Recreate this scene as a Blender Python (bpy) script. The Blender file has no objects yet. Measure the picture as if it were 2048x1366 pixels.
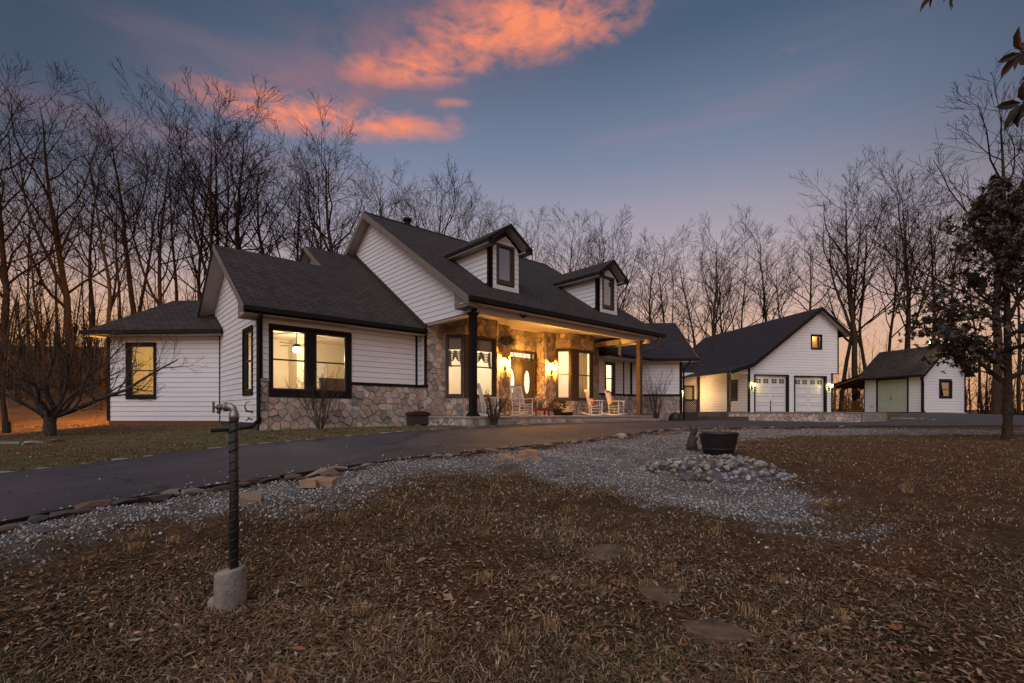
import bpy, bmesh, math, random
import numpy as np
from mathutils import Vector, Matrix

random.seed(11)
RNG = np.random.default_rng(11)
sc = bpy.context.scene
COL = sc.collection
PI = math.pi

# ------------------------------------------------------------------ camera
YAW = math.radians(48.32)                       # view direction, from +X (the porch front runs along X)
FWD = np.array([math.cos(YAW), math.sin(YAW)])
RGT = np.array([math.sin(YAW), -math.cos(YAW)])
FPX, CXP, HYP = 967.1, 1024.0, 826.0            # focal length, centre and horizon in photo pixels
CAM = np.array([-9.2387, -12.2296, 0.1043])
cd = bpy.data.cameras.new('camera')
cam = bpy.data.objects.new('camera', cd); COL.objects.link(cam)
cam.location = CAM
cam.rotation_euler = (PI / 2, 0, YAW - PI / 2)
cd.sensor_width = 36.0; cd.lens = 36.0 * FPX / 2048
cd.shift_y = (HYP - 683.0) / 2048
cd.clip_start = 0.05; cd.clip_end = 2000
sc.camera = cam

# ------------------------------------------------------------------ sky, sun, exposure
sc.view_settings.view_transform = 'Standard'
sc.view_settings.look = 'None'
sc.view_settings.exposure = 0.32
sc.view_settings.gamma = 1.0
sc.cycles.use_denoising = True
sc.cycles.max_bounces = 8
sc.cycles.transparent_max_bounces = 12
sc.cycles.sample_clamp_indirect = 4.0
sc.cycles.caustics_reflective = False
sc.cycles.caustics_refractive = False


def px_dir(px, py):
    v = np.array([*(FWD + RGT * (px - CXP) / FPX), (HYP - py) / FPX])
    return v / np.linalg.norm(v)


SKY = (-3, 2.2, 6.4)


def make_world():
    w = bpy.data.worlds.new('World'); sc.world = w
    w.use_nodes = True
    nt = w.node_tree; N = nt.nodes; L = nt.links
    N.clear()

    def mk(t, **kw):
        n = N.new(t)
        for k, v in kw.items():
            setattr(n, k, v)
        return n

    def math_(op, a, b=None, clamp=False):
        n = mk('ShaderNodeMath', operation=op); n.use_clamp = clamp
        for i, x in enumerate((a, b)):
            if x is None: continue
            if isinstance(x, (int, float)): n.inputs[i].default_value = x
            else: L.new(x, n.inputs[i])
        return n.outputs[0]

    def dot_(vec, v):
        n = mk('ShaderNodeVectorMath', operation='DOT_PRODUCT')
        L.new(vec, n.inputs[0]); n.inputs[1].default_value = v
        return n.outputs['Value']

    def ramp_(fac, stops, interp='EASE'):
        n = mk('ShaderNodeValToRGB'); cr = n.color_ramp; cr.interpolation = interp
        while len(cr.elements) < len(stops): cr.elements.new(0.5)
        for e, (p, c) in zip(cr.elements, stops):
            e.position = p; e.color = (*c, 1) if len(c) == 3 else c
        L.new(fac, n.inputs[0])
        return n.outputs[0]

    def mix_(fac, a, b):
        n = mk('ShaderNodeMix', data_type='RGBA')
        L.new(fac, n.inputs[0])
        for s, x in ((n.inputs[6], a), (n.inputs[7], b)):
            if isinstance(x, tuple): s.default_value = (*x, 1)
            else: L.new(x, s)
        return n.outputs[2]

    def mrange(v, a, b, c=0.0, d=1.0, smooth=True):
        n = mk('ShaderNodeMapRange'); n.interpolation_type = 'SMOOTHSTEP' if smooth else 'LINEAR'
        L.new(v, n.inputs[0])
        for i, x in zip((1, 2, 3, 4), (a, b, c, d)): n.inputs[i].default_value = x
        return n.outputs[0]

    tc = mk('ShaderNodeTexCoord')
    nrm = mk('ShaderNodeVectorMath', operation='NORMALIZE'); L.new(tc.outputs['Generated'], nrm.inputs[0])
    D = nrm.outputs[0]
    sep = mk('ShaderNodeSeparateXYZ'); L.new(D, sep.inputs[0])
    z = sep.outputs[2]
    base = ramp_(z, [(0.0, (.62, .29, .125)), (0.09, (.61, .355, .22)), (0.19, (.53, .365, .315)), (0.31, (.36, .31, .355)),
                     (0.45, (.165, .198, .290)), (0.60, (.060, .096, .158)), (1.0, (.020, .036, .068))], 'LINEAR')
    # the afterglow is strongest above one point of the horizon and fades to either side
    g = px_dir(1120, 826)
    hv = mk('ShaderNodeVectorMath', operation='MULTIPLY'); L.new(D, hv.inputs[0]); hv.inputs[1].default_value = (1, 1, 0)
    hn = mk('ShaderNodeVectorMath', operation='NORMALIZE'); L.new(hv.outputs[0], hn.inputs[0])
    az = mrange(dot_(hn.outputs[0], tuple(g)), 0.62, 1.0)
    far_side = math_('MULTIPLY', math_('SUBTRACT', 1.0, az), mrange(z, .12, .42))
    c0 = mix_(math_('MULTIPLY', far_side, .84), base, (.030, .050, .084))
    g2 = px_dir(120, 826)
    gl = math_('MULTIPLY', math_('MULTIPLY', mrange(dot_(hn.outputs[0], tuple(g2)), .1, 1.0), mrange(z, 0.0, 0.26, 1.0, 0.0)), .8)
    c1 = mix_(gl, c0, (.70, .34, .10))
    # high cloud: soft level wisps lit from below
    azim = math_('ARCTAN2', sep.outputs[1], sep.outputs[0]); elev = math_('ARCSINE', z)
    comb = mk('ShaderNodeCombineXYZ'); L.new(azim, comb.inputs[0]); L.new(elev, comb.inputs[1])
    mp = mk('ShaderNodeMapping'); L.new(comb.outputs[0], mp.inputs[0])
    mp.inputs['Rotation'].default_value = (0, 0, math.radians(SKY[0])); mp.inputs['Scale'].default_value = (1.0, 2.4, 1.0)
    mp.inputs['Location'].default_value = (SKY[1], SKY[2], 0)

    def noise_(vec, scale, detail, rough, dist=0.0):
        n = mk('ShaderNodeTexNoise'); L.new(vec, n.inputs['Vector'])
        n.inputs['Scale'].default_value = scale; n.inputs['Detail'].default_value = detail
        n.inputs['Roughness'].default_value = rough; n.inputs['Distortion'].default_value = dist
        return n.outputs[0]
    n1 = noise_(mp.outputs[0], 6.5, 7, .6, .5)
    n2 = noise_(mp.outputs[0], 17.0, 7, .65, .6)

    def streak(px, py, half, thick, tilt):
        v = px_dir(px, py); a0 = math.atan2(v[1], v[0]); e0 = math.asin(v[2]); k = math.cos(e0)
        da = math_('MULTIPLY', math_('SUBTRACT', azim, a0), -k); de = math_('SUBTRACT', elev, e0)
        ct, st = math.cos(math.radians(tilt)), math.sin(math.radians(tilt))
        u = math_('ADD', math_('MULTIPLY', da, ct), math_('MULTIPLY', de, st)); w = math_('SUBTRACT', math_('MULTIPLY', de, ct), math_('MULTIPLY', da, st))
        u = math_('DIVIDE', u, half); w = math_('DIVIDE', w, thick)
        r2 = math_('ADD', math_('MULTIPLY', u, u), math_('MULTIPLY', w, w))
        return math_('EXPONENT', math_('MULTIPLY', r2, -1.0))

    def total(lst):
        t = None
        for q in lst:
            m_ = math_('MULTIPLY', streak(*q[:5]), q[5]); t = m_ if t is None else math_('ADD', t, m_)
        return t
    dark = total([(640, 190, .16, .040, 4, 1.0), (800, 110, .14, .045, 12, .9), (1000, 40, .20, .06, 10, .8), (400, 300, .20, .03, 0, .5)])
    lit = total([(1070, 28, .17, .052, 8, 1.1), (1150, 60, .12, .03, 5, .5), (930, 72, .11, .018, 14, .5), (825, 140, .10, .021, 8, 1.25), (690, 238, .18, .026, 3, 1.3), (560, 225, .11, .026, 6, .75), (915, 205, .04, .007, 4, .6), (1575, 100, .07, .016, 10, .24)])
    c2 = mix_(math_('MULTIPLY', math_('MULTIPLY', dark, mrange(n1, .25, .60)), .8, True), c1, (.235, .130, .160))
    tex = math_('ADD', math_('MULTIPLY', mrange(n1, .34, .66), .75), math_('MULTIPLY', mrange(n2, .30, .70), .55))
    li = mrange(math_('MULTIPLY', lit, math_('ADD', math_('MULTIPLY', tex, 1.15), .10)), .22, 1.55, 0.0, 1.0, False)
    c3 = mix_(math_('MULTIPLY', li, .88, True), c2, (.84, .235, .115))
    mp2 = mk('ShaderNodeMapping'); L.new(comb.outputs[0], mp2.inputs[0]); mp2.inputs['Scale'].default_value = (.8, 5, 1)
    n3 = noise_(mp2.outputs[0], 2.2, 5, .55)
    wis = math_('MULTIPLY', mrange(n3, .50, .70), mrange(z, .08, .2))
    c4 = mix_(math_('MULTIPLY', wis, 0.08), c3, (.50, .25, .27))
    bg = mk('ShaderNodeBackground'); L.new(c4, bg.inputs[0]); bg.inputs[1].default_value = 1.0
    out = mk('ShaderNodeOutputWorld'); L.new(bg.outputs[0], out.inputs[0])


make_world()
sd = bpy.data.lights.new('dusk_sky_light', 'SUN')
sd.energy = 1.5; sd.angle = math.radians(75); sd.color = (.98, .92, 1.0)
so = bpy.data.objects.new('dusk_sky_light', sd); COL.objects.link(so)
_d = Vector((FWD[0] * .80 + RGT[0] * .25, FWD[1] * .80 + RGT[1] * .25, -1.0))
so.rotation_euler = _d.to_track_quat('-Z', 'Y').to_euler()
so.location = (-20, -25, 30)


# ------------------------------------------------------------------ materials
def nodes(name):
    m = bpy.data.materials.new(name); m.use_nodes = True
    nt = m.node_tree
    return m, nt, nt.nodes, nt.links, nt.nodes['Principled BSDF']


def mat(name, c, rough=.6, c2=None, ns=3.0, bump=0.0, bs=30.0, metal=0.0, spec=.4, stretch=None, detail=5, coat=0):
    m, nt, N, L, P = nodes(name)
    P.inputs['Roughness'].default_value = rough
    P.inputs['Metallic'].default_value = metal
    P.inputs['Specular IOR Level'].default_value = spec
    P.inputs['Coat Weight'].default_value = coat
    tc = N.new('ShaderNodeTexCoord'); src = tc.outputs['Object']
    if stretch:
        mp = N.new('ShaderNodeMapping'); mp.inputs['Scale'].default_value = stretch
        L.new(src, mp.inputs[0]); src = mp.outputs[0]
    if c2 is None:
        P.inputs['Base Color'].default_value = (*c, 1)
    else:
        n = N.new('ShaderNodeTexNoise'); n.inputs['Scale'].default_value = ns; n.inputs['Detail'].default_value = detail
        n.inputs['Roughness'].default_value = .65
        L.new(src, n.inputs['Vector'])
        r = N.new('ShaderNodeValToRGB'); r.color_ramp.elements[0].position = .32; r.color_ramp.elements[1].position = .68
        r.color_ramp.elements[0].color = (*c, 1); r.color_ramp.elements[1].color = (*c2, 1)
        L.new(n.outputs[0], r.inputs[0]); L.new(r.outputs[0], P.inputs['Base Color'])
    if bump:
        n = N.new('ShaderNodeTexNoise'); n.inputs['Scale'].default_value = bs; n.inputs['Detail'].default_value = 6
        L.new(src, n.inputs['Vector'])
        b = N.new('ShaderNodeBump'); b.inputs['Strength'].default_value = bump; b.inputs['Distance'].default_value = .02
        L.new(n.outputs[0], b.inputs['Height']); L.new(b.outputs[0], P.inputs['Normal'])
    return m


def tint_mat(name, rough=.8, ns=9.0, amt=.45, bump=.5, bs=35, spec=.3):
    """base colour comes from each piece's own colour attribute, broken up by grain"""
    m, nt, N, L, P = nodes(name)
    P.inputs['Roughness'].default_value = rough; P.inputs['Specular IOR Level'].default_value = spec
    at = N.new('ShaderNodeAttribute'); at.attribute_name = 'tint'
    tc = N.new('ShaderNodeTexCoord')
    n = N.new('ShaderNodeTexNoise'); n.inputs['Scale'].default_value = ns; n.inputs['Detail'].default_value = 6
    n.inputs['Roughness'].default_value = .7
    L.new(tc.outputs['Object'], n.inputs['Vector'])
    mr = N.new('ShaderNodeMapRange'); mr.inputs[1].default_value = .25; mr.inputs[2].default_value = .75
    mr.inputs[3].default_value = 1 - amt; mr.inputs[4].default_value = 1 + amt
    L.new(n.outputs[0], mr.inputs[0])
    mx = N.new('ShaderNodeVectorMath'); mx.operation = 'SCALE'
    L.new(at.outputs['Color'], mx.inputs[0]); L.new(mr.outputs[0], mx.inputs['Scale'])
    L.new(mx.outputs[0], P.inputs['Base Color'])
    if bump:
        n2 = N.new('ShaderNodeTexNoise'); n2.inputs['Scale'].default_value = bs; n2.inputs['Detail'].default_value = 6
        L.new(tc.outputs['Object'], n2.inputs['Vector'])
        b = N.new('ShaderNodeBump'); b.inputs['Strength'].default_value = bump; b.inputs['Distance'].default_value = .02
        L.new(n2.outputs[0], b.inputs['Height']); L.new(b.outputs[0], P.inputs['Normal'])
    return m


def glass_mat(name, refl=.12, tint=(1, 1, 1)):
    m, nt, N, L, P = nodes(name)
    N.remove(P)
    t = N.new('ShaderNodeBsdfTransparent'); t.inputs[0].default_value = (*tint, 1)
    g = N.new('ShaderNodeBsdfGlossy'); g.inputs['Roughness'].default_value = .02
    f = N.new('ShaderNodeLayerWeight'); f.inputs[0].default_value = .5
    pw = N.new('ShaderNodeMath'); pw.operation = 'POWER'; pw.inputs[1].default_value = 4.0; L.new(f.outputs['Facing'], pw.inputs[0])
    mth = N.new('ShaderNodeMath'); mth.operation = 'MULTIPLY_ADD'; mth.inputs[1].default_value = .6; mth.inputs[2].default_value = refl * .4
    mth.use_clamp = True
    L.new(pw.outputs[0], mth.inputs[0])
    mx = N.new('ShaderNodeMixShader'); L.new(mth.outputs[0], mx.inputs[0]); L.new(t.outputs[0], mx.inputs[1]); L.new(g.outputs[0], mx.inputs[2])
    L.new(mx.outputs[0], N['Material Output'].inputs[0])
    return m


def emit_mat(name, c, strength, clear=0.0):
    m, nt, N, L, P = nodes(name)
    if clear:
        N.remove(P)
        e = N.new('ShaderNodeEmission'); e.inputs[0].default_value = (*c, 1); e.inputs[1].default_value = strength
        t = N.new('ShaderNodeBsdfTransparent')
        mx = N.new('ShaderNodeMixShader'); mx.inputs[0].default_value = 1 - clear
        L.new(t.outputs[0], mx.inputs[1]); L.new(e.outputs[0], mx.inputs[2]); L.new(mx.outputs[0], N['Material Output'].inputs[0])
    else:
        P.inputs['Base Color'].default_value = (.3, .28, .25, 1); P.inputs['Roughness'].default_value = .3
        P.inputs['Emission Color'].default_value = (*c, 1); P.inputs['Emission Strength'].default_value = strength
    return m


def leaded_mat(name, c, strength, scale):
    """frosted pane glowing by its own emission, with dark leading"""
    m, nt, N, L, P = nodes(name)
    tc = N.new('ShaderNodeTexCoord')
    v = N.new('ShaderNodeTexVoronoi'); v.feature = 'DISTANCE_TO_EDGE'; v.inputs['Scale'].default_value = scale
    L.new(tc.outputs['Object'], v.inputs['Vector'])
    r = N.new('ShaderNodeValToRGB'); r.color_ramp.elements[0].position = .02; r.color_ramp.elements[1].position = .06
    r.color_ramp.elements[0].color = (.25, .2, .12, 1); r.color_ramp.elements[1].color = (*c, 1)
    L.new(v.outputs['Distance'], r.inputs[0])
    L.new(r.outputs[0], P.inputs['Emission Color']); P.inputs['Emission Strength'].default_value = strength  # room light behind the door is put into the glass as emission
    P.inputs['Base Color'].default_value = (.3, .3, .3, 1); P.inputs['Roughness'].default_value = .25
    return m


def shingle_mat(name, a, b):
    m, nt, N, L, P = nodes(name)
    P.inputs['Roughness'].default_value = .85; P.inputs['Specular IOR Level'].default_value = .25
    uv = N.new('ShaderNodeUVMap'); uv.uv_map = 'uv'
    br = N.new('ShaderNodeTexBrick')
    br.inputs['Color1'].default_value = (*a, 1); br.inputs['Color2'].default_value = (*b, 1); br.inputs['Mortar'].default_value = (.008, .008, .009, 1)
    br.inputs['Scale'].default_value = 1.0; br.inputs['Mortar Size'].default_value = .020; br.inputs['Mortar Smooth'].default_value = .3
    br.inputs['Brick Width'].default_value = .26; br.inputs['Row Height'].default_value = .145; br.inputs['Bias'].default_value = -.1
    br.offset = .37
    L.new(uv.outputs[0], br.inputs['Vector'])
    n = N.new('ShaderNodeTexNoise'); n.inputs['Scale'].default_value = 1.3; n.inputs['Detail'].default_value = 8; n.inputs['Roughness'].default_value = .75
    L.new(uv.outputs[0], n.inputs['Vector'])
    mr = N.new('ShaderNodeMapRange'); mr.inputs[1].default_value = .3; mr.inputs[2].default_value = .7; mr.inputs[3].default_value = .75; mr.inputs[4].default_value = 1.22
    L.new(n.outputs[0], mr.inputs[0])
    mx = N.new('ShaderNodeVectorMath'); mx.operation = 'SCALE'
    L.new(br.outputs['Color'], mx.inputs[0]); L.new(mr.outputs[0], mx.inputs['Scale'])
    L.new(mx.outputs[0], P.inputs['Base Color'])
    # each course steps down over the next one
    sx = N.new('ShaderNodeSeparateXYZ'); L.new(uv.outputs[0], sx.inputs[0])
    dv = N.new('ShaderNodeMath'); dv.operation = 'DIVIDE'; dv.inputs[1].default_value = .145; L.new(sx.outputs[1], dv.inputs[0])
    fr = N.new('ShaderNodeMath'); fr.operation = 'FRACT'; L.new(dv.outputs[0], fr.inputs[0])
    sub = N.new('ShaderNodeMath'); sub.operation = 'SUBTRACT'; sub.inputs[0].default_value = 1.0; L.new(fr.outputs[0], sub.inputs[1])
    ad = N.new('ShaderNodeMath'); ad.operation = 'MULTIPLY_ADD'; ad.inputs[1].default_value = .25; L.new(n.outputs[0], ad.inputs[0]); L.new(sub.outputs[0], ad.inputs[2])
    b_ = N.new('ShaderNodeBump'); b_.inputs['Strength'].default_value = .8; b_.inputs['Distance'].default_value = .02
    L.new(ad.outputs[0], b_.inputs['Height']); L.new(b_.outputs[0], P.inputs['Normal'])
    return m


MT = {}
MT['siding'] = mat('white_siding', (.82, .80, .80), .5, (.75, .73, .73), 1.4, .06, 60, stretch=(1, 1, 6))
MT['shade_sheath'] = mat('siding_shadow_gap', (.05, .045, .045), .9)  # dark backing colour, puts shadow lines into the gaps between boards
MT['trim_black'] = mat('black_trim', (.010, .009, .009), .65, (.016, .014, .013), 4, spec=.15)
MT['bronze'] = mat('bronze_frame', (.045, .034, .026), .45, (.06, .045, .034), 5)
MT['fascia'] = mat('taupe_fascia', (.20, .165, .135), .6, (.15, .125, .105), 2.5)
MT['soffit'] = mat('grey_soffit', (.46, .43, .41), .7, (.40, .37, .35), 2)
MT['beam'] = mat('cream_painted_beam', (.60, .54, .47), .6, (.52, .47, .41), 1.5)
MT['ceil'] = mat('porch_ceiling', (.66, .60, .50), .6)
MT['mortar'] = mat('stone_mortar', (.40, .34, .29), .9, (.30, .255, .215), 6, .4, 40)
MT['heap'] = mat('rock_heap_grey', (.16, .15, .145), .9, (.08, .074, .07), 14, .8, 40)  # dark grey rock colour for the core of the heap
MT['stone'] = tint_mat('field_stone', .85, 7, .38, .6, 22)
MT['shingle'] = shingle_mat('roof_shingles', (.062, .046, .038), (.032, .024, .020))
MT['shingle_b'] = shingle_mat('roof_shingles_plum', (.048, .037, .040), (.026, .020, .023))
MT['glass'] = glass_mat('window_glass', .10)
MT['glass_sky'] = glass_mat('dark_window_glass', .9, (.5, .5, .5))
MT['room'] = mat('room_paint', (.80, .69, .50), .7, (.74, .63, .45), .8)
MT['room_white'] = mat('room_white_paint', (.86, .82, .73), .6)
MT['room_floor'] = mat('room_wood_floor', (.30, .17, .08), .5)
MT['cedar'] = mat('garage_pine_lining', (.55, .28, .08), .5, (.38, .18, .05), 3, stretch=(6, 6, .6))
MT['drape'] = mat('cream_drape', (.70, .62, .46), .8)
_nt = MT['drape'].node_tree; _tr = _nt.nodes.new('ShaderNodeBsdfTranslucent'); _tr.inputs[0].default_value = (.80, .72, .52, 1); _mx = _nt.nodes.new('ShaderNodeMixShader'); _mx.inputs[0].default_value = .6
_nt.links.new(_nt.nodes['Principled BSDF'].outputs[0], _mx.inputs[1]); _nt.links.new(_tr.outputs[0], _mx.inputs[2]); _nt.links.new(_mx.outputs[0], _nt.nodes['Material Output'].inputs[0])
MT['green_cloth'] = mat('sage_green_cloth', (.16, .20, .10), .9, (.10, .13, .07), 12)
MT['white_paint'] = mat('white_chair_paint', (.72, .71, .70), .45, (.62, .61, .60), 8)
MT['concrete'] = mat('porch_concrete', (.34, .30, .26), .8, (.25, .22, .19), 4, .3, 50)
MT['conc_pale'] = mat('pale_concrete', (.27, .24, .20), .85, (.15, .13, .11), 6, .6, 30)
MT['brick'] = mat('red_foundation_brick', (.27, .10, .05), .85, (.18, .07, .04), 9, .3, 60)
MT['wood_y'] = mat('varnished_pine', (.42, .21, .05), .45, (.30, .14, .035), 6, stretch=(1, 1, .15))
MT['dark_wood'] = mat('dark_stained_wood', (.05, .028, .018), .6, (.085, .05, .03), 6, .2, 40)
MT['black_metal'] = mat('black_metal', (.01, .01, .01), .4, metal=.3)
MT['gunmetal'] = mat('galvanised_fitting', (.36, .34, .32), .42, (.22, .20, .19), 14, .2, 50, metal=.75)
MT['brass'] = mat('weathered_brass', (.16, .13, .10), .5, (.09, .075, .06), 30, .3, 60, metal=.6)
MT['foam'] = mat('black_pipe_wrap', (.008, .008, .008), .5, (.02, .019, .018), 9, .5, 70)
MT['rubber'] = mat('black_plastic_barrel', (.010, .008, .009), .5, (.018, .014, .015), 8, .15, 40)
MT['asphalt'] = mat('worn_asphalt', (.070, .060, .068), .78, (.040, .035, .041), 1.1, .6, 160, detail=10)
MT['bark'] = mat('grey_brown_bark', (.085, .053, .034), .95, (.034, .021, .014), 3.5, .9, 14, spec=.1, stretch=(4, 4, .7))
MT['bark_far'] = mat('far_bark', (.034, .019, .012), .95, spec=.05)
MT['bark_pale'] = mat('lichened_bark', (.105, .085, .068), .95, (.032, .025, .02), 9, .9, 16, spec=.1, stretch=(2, 2, .8))
MT['bark_mossy'] = mat('peeling_bark', (.085, .058, .042), .95, (.018, .014, .012), 14, 1.0, 18, spec=.1)
MT['twig'] = mat('shrub_twig', (.12, .075, .052), .9, (.06, .038, .028), 6, spec=.1)
MT['leaf'] = tint_mat('evergreen_leaf', .4, 3, .3, 0, spec=.5)
MT['litter'] = tint_mat('dead_leaf', .75, 14, .35, .3, 60)
MT['grass'] = tint_mat('dry_grass', .8, 3, .2, 0)
MT['gravel'] = tint_mat('gravel_stone', .85, 20, .3, .3, 60)
MT['rock'] = tint_mat('river_rock', .75, 9, .35, .5, 30)
MT['flag'] = mat('sandstone_slab', (.17, .115, .07), .95, (.06, .042, .03), 4.5, .6, 22, spec=.1)
MT['paver'] = mat('buff_paver', (.34, .21, .12), .85, (.25, .15, .09), 12, .3, 60)
MT['sage_door'] = mat('sage_green_door', (.44, .49, .38), .5, (.40, .45, .345), 2)
MT['tan_door'] = mat('taupe_front_door', (.105, .085, .055), .45, (.085, .068, .044), 3)
MT['garage_door'] = mat('white_garage_door', (.70, .69, .68), .4)
MT['red_wood'] = mat('red_brown_paint', (.22, .045, .02), .5, (.15, .03, .015), 8)
MT['rust'] = mat('rusty_red_lid', (.055, .012, .008), .5, (.03, .01, .008), 9)
MT['teal'] = mat('teal_glazed_pot', (.10, .22, .18), .3)
MT['orange_cloth'] = mat('orange_cushion', (.60, .22, .03), .9, (.45, .13, .03), 14)
MT['pattern_cloth'] = mat('patterned_cushion', (.62, .58, .56), .9, (.30, .10, .08), 22)
MT['lamp_warm'] = emit_mat('porch_lantern_glow', (1.0, .62, .22), 30.0, .8)
MT['lamp_yellow'] = emit_mat('garage_lantern_glow', (1.0, .86, .22), 26.0, .8)
MT['lamp_white'] = emit_mat('white_lantern_glow', (1.0, .86, .62), 40.0, .8)
MT['bulb'] = emit_mat('bulb_glow', (1.0, .88, .66), 10.0)
MT['bulb_w'] = emit_mat('flood_glow', (1.0, .85, .45), 14.0)
MT['oval'] = leaded_mat('lit_leaded_glass', (1.0, .88, .66), 1.15, 9.0)
MT['transom'] = leaded_mat('lit_transom_glass', (1.0, .90, .70), .95, 7.0)
MT['statue'] = mat('weathered_resin', (.075, .058, .048), .8, (.03, .023, .02), 14, .6, 40)
MT['soil'] = mat('potting_soil', (.05, .03, .022), .95, (.09, .055, .035), 20, .6, 60)
MT['lattice'] = mat('lattice_wood', (.060, .042, .034), .8)
MT['picture'] = mat('framed_print', (.42, .40, .38), .5, (.10, .09, .09), 9)




def asphalt_mat():
    m, nt, N, L, P = nodes('weathered_asphalt')
    P.inputs['Roughness'].default_value = .8; P.inputs['Specular IOR Level'].default_value = .3
    tc = N.new('ShaderNodeTexCoord')

    def nz(s, d=6, r=.6):
        n = N.new('ShaderNodeTexNoise'); n.inputs['Scale'].default_value = s; n.inputs['Detail'].default_value = d; n.inputs['Roughness'].default_value = r
        L.new(tc.outputs['Object'], n.inputs['Vector']); return n.outputs[0]

    def ramp(f, st):
        r = N.new('ShaderNodeValToRGB'); cr = r.color_ramp
        while len(cr.elements) < len(st): cr.elements.new(.5)
        for e, (p, c) in zip(cr.elements, st): e.position = p; e.color = (*c, 1)
        L.new(f, r.inputs[0]); return r.outputs[0]

    def mul(a, b):
        x = N.new('ShaderNodeMix'); x.data_type = 'RGBA'; x.blend_type = 'MULTIPLY'; x.inputs[0].default_value = 1; L.new(a, x.inputs[6]); L.new(b, x.inputs[7]); return x.outputs[2]
    agg = ramp(nz(95, 4, .8), [(.30, (.026, .022, .026)), (.5, (.058, .050, .056)), (.66, (.085, .075, .080)), (.78, (.20, .185, .18))])
    worn = ramp(nz(.7, 6, .65), [(.3, (.62, .62, .64)), (.5, (.95, .95, .95)), (.7, (1.25, 1.2, 1.18))])
    v = N.new('ShaderNodeTexVoronoi'); v.feature = 'DISTANCE_TO_EDGE'; v.inputs['Scale'].default_value = .33
    ds = N.new('ShaderNodeVectorMath'); ds.operation = 'MULTIPLY_ADD'; nn = N.new('ShaderNodeTexNoise'); nn.inputs['Scale'].default_value = 2.2; nn.inputs['Detail'].default_value = 6
    L.new(tc.outputs['Object'], nn.inputs['Vector']); L.new(nn.outputs['Color'], ds.inputs[0]); ds.inputs[1].default_value = (.8, .8, 0); L.new(tc.outputs['Object'], ds.inputs[2]); L.new(ds.outputs[0], v.inputs['Vector'])
    crack = ramp(v.outputs['Distance'], [(.0, (.45, .45, .45)), (.004, (.55, .55, .55)), (.009, (1, 1, 1))])
    c = mul(mul(agg, worn), crack)
    L.new(c, P.inputs['Base Color'])
    b = N.new('ShaderNodeBump'); b.inputs['Strength'].default_value = .7; b.inputs['Distance'].default_value = .012
    L.new(nz(110, 4, .8), b.inputs['Height']); L.new(b.outputs[0], P.inputs['Normal'])
    return m


MT['asphalt'] = asphalt_mat()


# ------------------------------------------------------------------ mesh helpers
class Fr:
    """upright frame: u runs along a wall (to the viewer's right), w goes into the building"""
    def __init__(s, x=0., y=0., ang=0., z=0.):
        s.x, s.y, s.z, s.c, s.s, s.ang = x, y, z, math.cos(ang), math.sin(ang), ang

    def p(s, u, w, z):
        return (s.x + u * s.c - w * s.s, s.y + u * s.s + w * s.c, s.z + z)


ID = Fr()


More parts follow.
